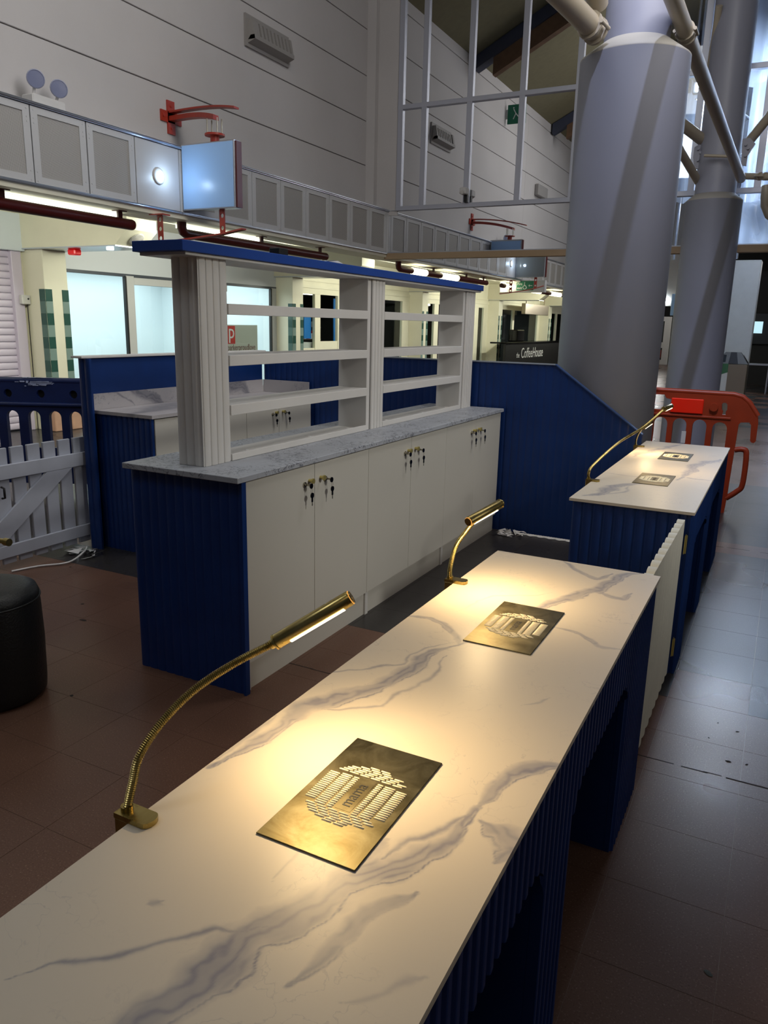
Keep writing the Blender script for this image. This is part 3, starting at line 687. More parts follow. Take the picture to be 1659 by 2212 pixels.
# third to fifth shops: white joinery, dark glazing, things inside
def joinery(name, y0, y1, bays, top=2.14, low=.0, roomm=DIM):
    t = thing(name, (SX, (y0+y1)/2, 0), kind='structure')
    part('fascia', MB().box(SX-.08, SX, y0, y1, top+.12, 2.95).box(SX, SX+.03, y0, y1, top+.12, top+.18).box(SX, SX+.02, y0, y1, top+.26, top+.29), CREAM, t)
    part('head_rail', MB().bbox(SX-.06, SX+.01, y0, y1, top, top+.12, .003), CREAM, t)
    y = y0
    for (a, b, z0) in bays:
        part('post', MB().bbox(SX-.06, SX+.012, y, a, 0, top, .003), CREAM, t)
        part('pane', MB().box(SX-.02, SX-.014, a, b, z0, top), SHOPG, t)
        if z0 > .05: part('lower_panel', MB().bbox(SX-.05, SX+.0, a, b, 0, z0, .003), CREAM, t)
        y = b
    part('post', MB().bbox(SX-.06, SX+.012, y, y1, 0, top, .003), CREAM, t)
    shop_room(name.replace('window', 'wall_shop'), y0, y1, 2.6, roomm)
    return t
joinery('window_3', 13.52, 19.31, ((14.0, 14.58, 1.0), (14.80, 15.55, 1.14), (15.80, 16.9, 0), (17.1, 18.9, .0)))
joinery('window_4', 19.69, 25.5, ((20.0, 21.0, .5), (21.3, 22.4, .5), (22.7, 23.9, .9), (24.6, 25.1, 0)), roomm=DIMB)
joinery('window_5', 25.9, 31.7, ((26.1, 28.2, 0), (28.4, 31.4, 0)))
joinery('window_6', 32.1, 38, ((32.5, 34.2, 0), (34.4, 37.4, 0)))
solo('advert_banner', MB().box(SX-.10, SX-.08, 14.28, 14.56, 1.20, 1.66), SKYB, 'narrow blue and white banner standing in the dark shop window', 'banner')
solo('advert_banner', MB().box(SX-.30, SX-.28, 15.85, 16.9, .5, 2.1), SKYB, 'tall blue poster at the shop door beyond the shelving', 'banner')
t = thing('drawer_unit', (SX-.3, 14.2, 0), 'white drawer unit inside the dark shop window', 'cabinet')
part('carcass', MB().bbox(SX-.55, SX-.1, 13.6, 14.7, .0, 1.12, .006), WHITE, t)
part('handle', MB().tube([(SX-.095, 13.8, .98), (SX-.08, 13.8, .98), (SX-.08, 14.1, .98), (SX-.095, 14.1, .98)], .008, 6).tube([(SX-.095, 13.8, .80), (SX-.08, 13.8, .80), (SX-.08, 14.1, .80), (SX-.095, 14.1, .80)], .008, 6), KEYM, t)
t = thing('display_rack', (SX-.8, 15.3, 0), 'rack of white boxes inside the dark shop', 'rack')
for z in (.9, 1.15, 1.42, 1.72): part('shelf', MB().box(SX-1.0, SX-.6, 14.9, 15.8, z, z+.02), DIMB, t)
rr = random.Random(3)
for k in range(10):
    y = 14.95+.085*k; z = 1.17 if k % 3 else 1.44
    solo('carton', MB().box(SX-.75, SX-.62, y, y+.07, z+.002, z+.002+rr.uniform(.12, .2)), [WHITE, POSTR, WHITE][k % 3], ['white', 'red', 'white'][k % 3]+' small carton on the '+('lower' if k % 3 else 'upper')+' rack shelf in the dark shop, '+['leftmost', 'second', 'third', 'fourth', 'fifth', 'sixth', 'seventh', 'eighth', 'ninth', 'rightmost'][k]+' along', 'box', 'cartons on the dark shop rack')
t = thing('mannequin', (SX-.7, 18.0, 0), 'grey clothed dummy inside the shop behind the shelving', 'mannequin')
part('body', MB().lathe((SX-.7, 18.0, 0), [(.16, 0), (.04, .03), (.03, .7), (.18, .75), (.22, .95), (.15, 1.15), (.21, 1.42), (.07, 1.52), (.06, 1.58), (.10, 1.66), (.09, 1.78), (0, 1.84)], 16), GREYP, t)
for i, (y, z) in enumerate(((14.9, 2.2), (16.4, 2.25), (20.6, 2.2), (22.0, 2.2), (23.4, 2.2))):  # added glowing bars imitate lights reflected in the dark shop glass
    solo('glow_bar', MB().tube([(SX-1.6, y, z), (SX-1.6, y+.8, z)], .035, 8), TUBEY, ['first', 'second', 'third', 'fourth', 'fifth'][i]+' added glow bar from the left, for lights reflected in the dark shops', 'light', 'added glow bars in the dark shops')
# coffee counter
t = thing('coffee_counter', (-8.3, 28.6, 0), 'black coffee counter front with white lettering beyond the blue screen', 'counter')
part('counter_front', MB().bbox(-8.34, -8.24, 24.5, 31.2, 0, 1.0, .01), BLACK, t)
part('counter_top', MB().bbox(-8.80, -8.2, 24.5, 31.2, 1.0, 1.05, .008), BLACKG, t)
textobj('lettering', 'the', .26, LETW, (-8.235, 25.65, .52), R1, t); textobj('lettering', 'CoffeeHouse', .50, LETW, (-8.235, 26.15, .50), R1, t)
part('coffee_machine', MB().bbox(-8.8, -8.45, 26.3, 27.1, 1.05, 1.45, .03), BLACKG, t)
solo('shop_sign', MB().bbox(-8.75, -8.6, 27.5, 30.5, 2.0, 2.38, .01).box(-8.7, -8.66, 27.8, 27.84, 2.38, 2.93).box(-8.7, -8.66, 30.1, 30.14, 2.38, 2.93), STEEL, 'brushed steel shop sign above the coffee counter', 'sign')
for y in (20.5, 26.8, 29.8): light('shop_inner', 'AREA', (SX-1.6, y, 2.4), (SX-1.6, y, 0), 10 if y < 22 else 11, (.85, .97, 1.0), .4, 2.2)
light('shop_inner', 'AREA', (SX-1.2, 15.5, 2.4), (SX-1.2, 15.5, 0), 14, (.9, .97, 1.0), .2, 1.6)
PALE = mat('inner_pale', s2l(190, 210, 205), .5)
for i, (y, h) in enumerate(((26.4, 1.9), (27.6, 1.7), (28.9, 2.0), (30.4, 1.9))):
    solo('display_shelf', MB().bbox(SX-2.4, SX-2.0, y-.35, y+.35, 0, h, .01).box(SX-2.0, SX-1.98, y-.3, y+.3, .9, .92).box(SX-2.0, SX-1.98, y-.3, y+.3, 1.3, 1.32), PALE, ['first', 'second', 'third', 'fourth'][i]+' pale display shelf from the left at the back of the far cafe', 'shelf', 'pale shelves in the cafe')
# green exit sign under far gantry
t = thing('exit_sign', (-6.2, 19.9, 2.42), 'green fire exit sign with wheelchair symbol under the gantry', 'sign')
part('sign_box', MB().bbox(-6.95, -5.75, 19.9, 20.05, 2.42, 2.72, .006), PANELW, t)
part('green_face', MB().box(-6.50, -6.05, 19.888, 19.898, 2.47, 2.70), EXITG, t)
R2 = RM((1, 0, 0), (0, 0, 1))
textobj('lettering', 'Fire', .085, LETW, (-6.48, 19.885, 2.60), R2, t); textobj('lettering', 'exit', .085, LETW, (-6.48, 19.885, 2.50), R2, t)
m = MB().tube([(-6.28+.045*math.cos(a), 19.885, 2.545+.045*math.sin(a)) for a in [PI*.3+2*PI*.82*q/14 for q in range(15)]], .006, 6)
m.tube([(-6.285, 19.885, 2.65), (-6.285, 19.885, 2.58), (-6.245, 19.885, 2.575), (-6.225, 19.885, 2.52)], .007, 6).lathe((-6.285, 19.885, 2.655), [(0, 0), (.014, .008), (0, .022)], 8)
m.tube([(-6.17, 19.885, 2.585), (-6.08, 19.885, 2.585)], .007, 6).tube([(-6.15, 19.885, 2.61), (-6.175, 19.885, 2.585), (-6.15, 19.885, 2.56)], .006, 6)
part('symbol', m, LETW, t)

# ================================================================ COLUMNS AND STRUTS
def column(x, y, R, zt, Ru, label, dz=.16):
    t = thing('round_column', (x, y, 0), label, 'column')
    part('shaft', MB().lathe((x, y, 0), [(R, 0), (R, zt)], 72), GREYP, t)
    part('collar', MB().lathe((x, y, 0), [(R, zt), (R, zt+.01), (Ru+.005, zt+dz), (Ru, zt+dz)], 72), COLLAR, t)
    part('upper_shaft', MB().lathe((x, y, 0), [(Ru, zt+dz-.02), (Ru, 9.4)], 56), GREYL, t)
    return t
c1 = column(-1.22, 6.05, .372, 3.36, .222, 'nearest big grey round column rising behind the blue screen', .115)
c2 = column(-1.13, 11.45, .350, 3.19, .25, 'second grey round column behind the orange barrier', .09)
def strut(pts, rad, label, joints=(), m=STRUT):
    t = thing('roof_strut', pts[0], label, 'strut')
    part('tube', MB().tube(pts, rad, 20), m, t)
    for j in joints:
        p = Vector(j[0]); q = Vector(j[1]); d = (q-p).normalized()
        part('clamp', MB().tube([p, p+d*.02], rad*1.22, 18).tube([p+d*.09, p+d*.11], rad*1.22, 18), m, t)
        sd = d.cross(Vector((0, 0, 1))).normalized(); mb = MB()
        for s in (-1, 1): mb.tube([p+sd*s*rad*1.25, p+sd*s*rad*1.25+d*.12], .012, 8).tube([p-d*.06+sd*s*rad*.5, p+sd*s*rad*1.1], .012, 8)
        part('bolts', mb, m, t)
    return t
def pt(px, py, Y):
    d = _f*FPX+_r*(px-829.5)-_u*(py-1106); k = Y/d.y; return (d.x*k, Y, 1.55+d.z*k)
strut([pt(1290, 70, 5.75), pt(1225, 4, 5.3), pt(1060, -160, 4.4)], .072, 'pale tubular strut at upper left of the nearest column', [(pt(1288, 68, 5.72), pt(1225, 4, 5.3))])
A_ = Vector(pt(1601, 386, 11.15)); B_ = Vector(pt(1478, 60, 6.2))
strut([A_, B_, B_+(B_-A_)*1.1], .055, 'long golden-lit tubular strut crossing between the two columns', [(B_+(A_-B_)*.03, B_)])
strut([(-1.43, 5.72, 3.64), (-1.15, 3.0, 5.0)], .07, 'tubular strut added to cast a shadow on the nearest column, rising toward the viewer', [])  # added strut, mostly out of view, casts the column's left shadow stripe
strut([pt(1400, 210, 10.2), pt(1518, 303, 11.4)], .07, 'grey tubular strut from left into the second column', [])
strut([pt(1432, 262, 10.0), pt(1508, 392, 11.4)], .05, 'thin warm-lit strut meeting the second column foot of its collar', [])
strut([pt(1700, 205, 11.2), pt(1620, 303, 11.5)], .06, 'grey tubular strut at the right edge into the second column', [])
strut([pt(1606, 380, 11.4), pt(1700, 384, 10.9)], .04, 'horizontal tube right of the second column', [((pt(1640, 381, 11.2)), pt(1650, 381, 11.15))])
strut([pt(1521, 336, 11.1), pt(1578, 338, 11.1)], .018, 'thin rod across the second column', [])
strut([pt(1554, 12, 11.2), pt(1533, 150, 11.6)], .04, 'slim upright tube left of the second column', [])
def gusset(pxs, Y, label):
    m = MB().extrude([pt(a, b, Y) for a, b in pxs], (0, .04, 0)); t = solo('gusset_plate', m, GREYL, label, 'steel plate')
    cx = sum(p[0] for p in pxs)/len(pxs); cy = sum(p[1] for p in pxs)/len(pxs)
    for dx, dy in ((-3, -14), (2, -6), (-4, 10)):
        q = pt(cx+dx, cy+dy, Y-.02); mb = MB().cyl((q[0], Y-.03, q[2]), .016, .03, 8, 'Y')
        part('bolt', mb, GREYL, t)
gusset([(1500, 318), (1520, 306), (1527, 312), (1521, 345), (1516, 362), (1500, 366), (1497, 340)], 11.35, 'bolted steel plate on the left of the second column')
gusset([(1604, 300), (1620, 298), (1632, 310), (1615, 336), (1612, 358), (1601, 356)], 11.35, 'bolted steel plate on the right of the second column')
solo('square_pillar', MB().bbox(-1.23, -.72, 17.6, 18.1, 0, 2.95, .01), mat('pillar_white', s2l(212, 214, 214), .55, var=.03), 'pale square pillar beyond the second column', 'pillar')
solo('drain_pipe', MB().tube([pt(1655, 400, 11.8), pt(1655, 425, 11.8), pt(1652, 445, 11.8), pt(1660, 465, 11.8), pt(1680, 480, 11.8)], [.05, .07, .05, .05, .05], 14), STRUT, 'short grey drain pipe at the right edge by the glass', 'pipe')

# hall behind the clear glass: scaffold frames, polythene, floodlights
def sheet(x0, x1, y, z0, z1, label, seed, ampl=.10):
    rr = random.Random(seed); nx, nz_ = 46, 22; ph = [rr.uniform(0, 6.28) for _ in range(6)]; v = []
    for j in range(nz_+1):
        for i in range(nx+1):
            u = i/nx; k = j/nz_; x = x0+(x1-x0)*u
            d = ampl*(math.sin(u*19+ph[0]+1.2*k)+.5*math.sin(u*43+ph[1]-k*2)+.35*math.sin(u*9+k*7+ph[2]))
            v.append((x, y+d*(.4+.6*(1-k)), z0+(z1-z0)*k))
    f = [(j*(nx+1)+i, j*(nx+1)+i+1, (j+1)*(nx+1)+i+1, (j+1)*(nx+1)+i) for j in range(nz_) for i in range(nx)]
    m = MB(); m.add(v, f, True); return solo('polythene_sheet', m, POLY, label, 'plastic sheet', 'polythene sheets behind the glass screen')
sheet(-2.2, -1.35, 14.15, 3.6, 5.25, 'bluish polythene sheet between the two columns', 1)
sheet(-1.0, .2, 13.8, 3.45, 5.2, 'brightly lit polythene sheet right of the second column', 2)
sheet(.2, 2.8, 13.9, 3.0, 9.0, 'polythene sheet at the right edge behind the glass', 3)
sheet(-1.9, 1.0, 14.4, 5.3, 9.0, 'dim polythene sheet high behind the second column', 4)
sheet(-1.3, .6, 13.2, 2.76, 3.42, 'crumpled polythene just above the beam at right', 5, .16)
t = thing('scaffold_frame', (-.4, 14.6, 3), 'pale scaffold frame behind the polythene', 'scaffold')
for x in (-2.0, -1.0, 0, 1.0, 2.0): part('pole', MB().tube([(x, 14.7, 2.74), (x, 14.7, 9)], .03, 10), ALU, t)
for z in (4.1, 4.35, 5.6): part('ledger', MB().tube([(-2.2, 14.65, z), (2.6, 14.65, z)], .025, 10), ALU, t)
part('brace', MB().tube([(-2, 14.66, 5.6), (0, 14.66, 4.1), (1, 14.66, 5.6)], .02, 8), ALU, t)
for i, (px, py, e) in enumerate(((1512, 187, 1), (1539, 238, 1))):
    q = pt(px, py, 12.75)
    t = thing('floodlight', q, ['upper', 'lower'][i]+' of two small glaring floodlights between the columns', 'floodlight', 'floodlights on the frame')
    part('housing', MB().bbox(q[0]-.10, q[0]+.10, q[1]+.02, q[1]+.10, q[2]-.08, q[2]+.08, .01), DARKR, t)
    part('lens', MB().lathe((0, 0, 0), [(0, 0), (.03, 0)], 6), FLOOD, t) if False else part('lens', MB().bbox(q[0]-.06, q[0]+.06, q[1]-.01, q[1]+.02, q[2]-.055, q[2]+.055, .006), FLOOD, t)
    part('bracket', MB().tube([(q[0], q[1]+.02, q[2]-.08), (q[0], q[1]-.1, q[2]-.2), (q[0], YM+.04, q[2]-.24)], .012, 8), ALU, t)
light('flood_back', 'AREA', (-.6, 15.6, 5.2), (-.6, 13.0, 4.4), 80, (.66, .80, 1.0), 1.6, 2.0)
light('flood_back_right', 'AREA', (1.2, 16.0, 6.0), (.4, 12, 4.2), 85, (.62, .78, 1.0), 1.5, 3.0)
light('flood_far_floor', 'SPOT', (.1, 25.0, 2.9), (-.8, 12, 0), 18, (.35, .55, 1.0), .12, spot=1.0)
DECK = struct('ceiling_right', MB().box(-3, 8, 15.2, 24, 8.6, 8.8), DARKR)
for y in (15.3, 17.5, 21): part('deck_beam', MB().box(-3, 8, y, y+.3, 6.6, 7.1), DARKR, DECK)
part('deck_beam', MB().box(-1.3, -1.1, 15.2, 24, 6.2, 6.6).box(.6, .8, 15.2, 24, 6.4, 6.8), DARKR, DECK)
# dark stalls and glow at the far right below the beam
struct('wall_far_fascia', MB().box(-6, -2.2, 30, 30.2, 2.4, 7), WHITE)
struct('wall_far_right', MB().box(-1.4, 8, 26, 26.2, 0, 3.3), DIM)
t = thing('far_screen', (-.95, 25.9, 1.5), 'pale blue glowing screen in the dark far hall', 'screen')
part('display', MB().box(-1.2, -.80, 25.86, 25.9, 1.52, 1.86), SCREEN, t); part('surround', MB().bbox(-1.25, -.4, 25.9, 25.98, 1.2, 2.1, .01), BLACK, t)
for i, (x, y) in enumerate(((-.85, 22.5), (.3, 23.5))):
    t = thing('cafe_table', (x, y, 0), ['pale table in the dark far hall nearer the pillar', 'pale table in the dark far hall at the right edge'][i], 'table', 'tables in the dark far hall')
    part('table_top', MB().bbox(x-.4, x+.5, y-.35, y+.35, .72, .75, .005), GREYL, t)
    for a in (-.33, .43):
        for b in (-.28, .28): part('leg', MB().tube([(x+a, y+b, 0), (x+a, y+b, .72)], .018, 8), GREYL, t)
t = thing('far_kiosk', (-5.3, 38, 0), 'white framed kiosk window between the two columns', 'kiosk')
part('frame', MB().extrude([(-5.75, 38, 0), (-4.95, 38, 0), (-4.95, 38, 2.15), (-5.75, 38, 2.15)], (0, .15, 0), [[(-5.68, 38, 1.0), (-5.68, 38, 1.95), (-5.25, 38, 1.95), (-5.25, 38, 1.0)], [(-5.68, 38, .2), (-5.68, 38, .75), (-5.25, 38, .75), (-5.25, 38, .2)]]), WHITE, t)
part('dark_backing', MB().box(-5.72, -5.0, 38.1, 38.16, .1, 2.1), BLACK, t)
part('orange_board', MB().box(-5.52, -5.28, 38.02, 38.05, .3, .65), ORANGE, t)
q = pt(1458, 655, 28)
solo('blue_sign', MB().bbox(q[0]-.12, q[0]+.2, 28, 28.1, q[2]-.4, q[2]+.3, .01).box(q[0], q[0]+.03, 28.03, 28.06, q[2]+.3, 3.4), SIGNB, 'small pale blue sign far away between the two columns', 'sign')
q = pt(1437, 650, 29.88)
solo('far_spotlight', MB().bbox(q[0]-.15, q[0]+.10, 29.88, 30.0, q[2]-.08, q[2]+.08, .01), SPOTE, 'tiny bright spotlight far away between the two columns', 'light')
light('kiosk_light', 'POINT', (-5.0, 35.5, 2.6), (0, 0, 0), 60, (1, .97, .92), .1)

# ================================================================ NEAR AND FAR MANICURE COUNTERS
ZT = .775
def vnoise(shape, scale, seed, oct=5, pers=.55):
    rng = np.random.RandomState(seed); h, w_ = shape; out = np.zeros(shape); amp = 1; tot = 0
    for o in range(oct):
        gy, gx = int(h/scale)+3, int(w_/scale)+3; g = rng.rand(gy, gx)
        yy = np.arange(h)/scale; xx = np.arange(w_)/scale; yi = yy.astype(int); xi = xx.astype(int); fy = yy-yi; fx = xx-xi
        fy = fy*fy*(3-2*fy); fx = fx*fx*(3-2*fx)
        a = g[np.ix_(yi, xi)]; b_ = g[np.ix_(yi, xi+1)]; c = g[np.ix_(yi+1, xi)]; d = g[np.ix_(yi+1, xi+1)]
        out += amp*((a*(1-fx)+b_*fx)*(1-fy)[:, None]+(c*(1-fx)+d*fx)*fy[:, None]); tot += amp; amp *= pers; scale = max(scale/2, 1.01)
    return out/tot*2-1
def vein_field(x0, x1, y0, y1, step, veins, seed):
    nx = int(round((x1-x0)/step))+1; ny = int(round((y1-y0)/step))+1
    X, Y = np.meshgrid(np.linspace(x0, x1, nx), np.linspace(y0, y1, ny))
    sc = .10/step
    wx = vnoise(X.shape, sc*1.6, seed, 4, .42)*.050+vnoise(X.shape, sc/5, seed+7)*.004; wy = vnoise(X.shape, sc*1.6, seed+1, 4, .42)*.050+vnoise(X.shape, sc/5, seed+8)*.004
    nz1 = vnoise(X.shape, .06/step, seed+5, 3)
    PX = X+wx; PY = Y+wy; F = np.zeros(X.shape)
    br = .5+.5*vnoise(X.shape, .05/step, seed+3)
    for pts, wid, st, kind in veins:
        best = np.full(X.shape, 9.0); side = np.zeros(X.shape); wloc = np.zeros(X.shape)
        for i in range(len(pts)-1):
            a = np.array(pts[i]); b_ = np.array(pts[i+1]); d = b_-a; L2 = d@d
            t_ = np.clip(((PX-a[0])*d[0]+(PY-a[1])*d[1])/L2, 0, 1)
            ex = PX-a[0]-t_*d[0]; ey = PY-a[1]-t_*d[1]; dist = np.hypot(ex, ey); m_ = dist < best
            best = np.where(m_, dist, best); side = np.where(m_, np.sign(ex*d[1]-ey*d[0]), side); wloc = np.where(m_, (i+t_)/(len(pts)-1), wloc)
        tap = np.clip(np.minimum(wloc, 1-wloc)*5, .25, 1)
        wd = wid*1.22*tap*(.6+.8*br)
        if kind == 'band':
            sr = .5+.5*np.sin(best*side*260+7*nz1)
            body = np.clip((wd*1.15-best)/(.75*wd+1e-6), 0, 1)*(.40+.30*br+.25*sr**3)
            edge = np.exp(-((best-wd*.85)/.0022)**2)*np.clip(side*.8+.35*nz1*3, 0, 1)
            core = np.exp(-((best-wd*.2)/.0020)**2)*.5*br
            F = np.maximum(F, st*np.maximum(body*.95, np.maximum(edge*.85, core)))
        else:
            F = np.maximum(F, st*np.exp(-(best/wd)**2)*(.4+.6*br))
    return X, Y, np.clip(F, 0, 1)
def marble_top(name, x0, x1, y0, y1, zb, zt, veins, seed, step, m, parent=None, label=None, cat=None, vertical=None):
    X, Y, F = vein_field(x0, x1, y0, y1, step, veins, seed); ny, nx = X.shape
    top = np.stack([X, Y, np.full(X.shape, zt)], -1).reshape(-1, 3)
    idx = np.arange(ny*nx).reshape(ny, nx)
    q = np.stack([idx[:-1, :-1], idx[:-1, 1:], idx[1:, 1:], idx[1:, :-1]], -1).reshape(-1, 4)
    # rim
    ring = list(idx[0, :])+list(idx[1:, -1])+list(idx[-1, -2::-1])+list(idx[-2:0:-1, 0]); ring = np.array(ring); n0 = len(top)
    low = top[ring].copy(); low[:, 2] = zb; k = len(ring)
    side = [(ring[(i+1) % k], ring[i], n0+i, n0+(i+1) % k) for i in range(k)]
    verts = np.vstack([top, low]); attr = np.concatenate([F.reshape(-1), F.reshape(-1)[ring]*.8])
    faces = [tuple(map(int, f)) for f in q]+[tuple(map(int, f)) for f in side]+[tuple(range(n0+k-1, n0-1, -1))]
    if vertical: verts = vertical(verts)
    org = OR[parent.name] if parent else ((x0+x1)/2, (y0+y1)/2, zb)
    me = bpy.data.meshes.new(name); me.from_pydata((verts-np.array(org)).tolist(), [], faces)
    at = me.attributes.new('vein', 'FLOAT', 'POINT'); at.data.foreach_set('value', attr.astype(np.float32))
    me.materials.append(m); me.update()
    o = bpy.data.objects.new(name, me); COL.objects.link(o)
    if parent: o.parent = parent; OR[o.name] = org
    else: o.location = org; OR[o.name] = org
    if label: o['label'] = label
    if cat: o['category'] = cat
    return o
def up(px, py, z=ZT):
    d = _f*FPX+_r*(px-829.5)-_u*(py-1106); k = (z-1.55)/d.z; return (d.x*k, d.y*k)
def UP(*p): return [up(a, b) for a, b in p]
VE1 = [
 (UP((420, 1655), (560, 1590), (680, 1530), (790, 1490), (880, 1440), (985, 1392)), .020, .95, 'band'),
 (UP((985, 1392), (1060, 1365), (1120, 1330), (1200, 1300), (1290, 1275), (1345, 1245), (1425, 1238)), .016, .9, 'band'),
 (UP((700, 1530), (830, 1520), (900, 1465), (960, 1430)), .004, .7, 'line'),
 (UP((560, 1470), (700, 1450), (860, 1430), (970, 1385)), .003, .7, 'line'),
 (UP((880, 1335), (930, 1340), (965, 1370), (975, 1400)), .010, .8, 'band'),
 (UP((1215, 1205), (1260, 1235), (1290, 1250), (1330, 1240)), .010, .85, 'band'),
 (UP((1290, 1275), (1340, 1285), (1370, 1275)), .010, .7, 'band'),
 (UP((1190, 1360), (1240, 1370), (1290, 1400), (1345, 1402)), .006, .7, 'band'),
 (UP((230, 2420), (290, 2310), (340, 2225), (390, 2150), (480, 2060), (620, 2000), (700, 1960), (800, 1900), (900, 1860), (1000, 1800), (1060, 1730)), .030, 1.0, 'band'),
 (UP((1060, 1730), (1090, 1690), (1130, 1665), (1215, 1655)), .014, .95, 'band'),
 (UP((590, 2130), (700, 2070), (800, 2010), (870, 1980), (925, 1955)), .014, .8, 'band'),
 (UP((1070, 1760), (1110, 1790), (1120, 1830), (1090, 1850)), .018, .8, 'band'),
 (UP((0, 2118), (150, 2090), (270, 2070), (430, 2028), (490, 2038), (560, 2022)), .004, .9, 'line'),
 (UP((830, 1850), (900, 1810), (980, 1780), (1060, 1735)), .005, .95, 'line'),
 (UP((720, 1960), (760, 1880), (830, 1830), (850, 1815)), .010, .6, 'band'),
 (UP((600, 1900), (640, 1850), (670, 1830)), .003, .4, 'line'),
 (UP((360, 1958), (390, 1945)), .006, .7, 'line'),
 (UP((730, 2190), (830, 2150), (910, 2130)), .004, .4, 'line'),
 (UP((1070, 1190), (1100, 1195), (1150, 1190)), .006, .5, 'band'),
 (UP((430, 1640), (500, 1600), (560, 1560), (600, 1540)), .006, .5, 'line'),
 (UP((1110, 1525), (1150, 1515), (1190, 1508)), .002, .5, 'line'),
 (UP((1000, 1320), (1080, 1290), (1200, 1280)), .003, .45, 'line'),
]
VE2 = [
 (UP((1255, 1068), (1290, 1066), (1330, 1048), (1390, 1042)), .028, .9, 'band'),
 (UP((1360, 985), (1400, 975), (1450, 965), (1490, 958)), .022, .85, 'band'),
 (UP((1460, 1035), (1490, 1012), (1530, 1000), (1552, 992)), .03, .9, 'band'),
 (UP((1475, 1030), (1500, 1035), (1535, 1038)), .012, .7, 'band'),
 (UP((1320, 1022), (1370, 1028), (1400, 1030)), .006, .6, 'line'),
 (UP((1290, 1070), (1340, 1062), (1360, 1050)), .008, .6, 'line'),
]
def rounded_arch(y0, y1, zt, r=.10):
    pts = [(y0, 0)]; pts += [(y0+r-r*math.cos(a), zt-r+r*math.sin(a)) for a in [PI/2*k/7 for k in range(8)]]
    pts += [(y1-r+r*math.sin(a), zt-r+r*math.cos(a)) for a in [PI/2*k/7 for k in range(8)]]; pts += [(y1, 0)]; return pts
FD = .0095
def counter(y0, y1, arches, label, veins, step, seed):
    t = thing('manicure_counter', (-.55, (y0+y1)/2, 0), label, 'counter')
    marble_top('countertop', -.830, -.276, y0, y1, ZT-.013, ZT, veins, seed, step, MARB, t)
    xf = -.292; Lh = ZT-.014
    def zb(y):
        for a, b in arches:
            if a < y < b:
                r = .10; e = min(y-a, b-y)
                return .585 if e >= r else .585-r+math.sqrt(max(0, r*r-(r-e)**2))
        return 0.0
    mb = MB(); ya, yb = y0+.015, y1-.015
    # fluted front as strips between arch edges so the jambs stay sharp
    cuts = [ya]+[c for a in arches for c in a]+[yb]
    for k in range(len(cuts)-1):
        a, b = cuts[k], cuts[k+1]; e = 1e-4
        flute(mb, (xf, a), (xf, b), (1, 0), 0, Lh, zbot=(lambda s, a=a: zb(a+s)) if k % 2 else None, phase=(a-ya) % .036, seg=16, depth=FD, pitch=.036, ex=-1)
    part('fluted_front', mb, BLUE, t)
    for (a, b) in ((ya, ya+.018), (yb-.018, yb)):
        pass
    part('end_panel', flute(MB(), (-.815, yb), (xf-.016, yb), (0, 1), 0, Lh), BLUE, t); part('end_panel', flute(MB(), (-.815, ya), (xf-.016, ya), (0, -1), 0, Lh, thick=.016), BLUE, t)
    for k, (a, b) in enumerate(arches):
        for yy in (a-.018, b): part('leg_panel', MB().box(-.78, xf-.0165, yy+.0005, yy+.0175, 0, Lh-.001), BLUE, t)
    part('top_rail', MB().box(-.78, xf-.0165, ya+.02, yb-.02, Lh-.03, Lh-.0005), BLUE, t)
    part('back_panel', MB().box(-.800, -.782, ya+.02, yb-.02, .0, Lh-.001), BLUE, t)
    return t
counter(.31, 2.51, ((.615, 1.265), (1.47, 2.117)), 'nearest blue fluted counter with veined white marble top', VE1, .0028, 11)
counter(3.52, 5.72, ((3.79, 4.43), (4.645, 5.285)), 'farther blue fluted counter with marble top beside the sloping screen', VE2, .006, 23)

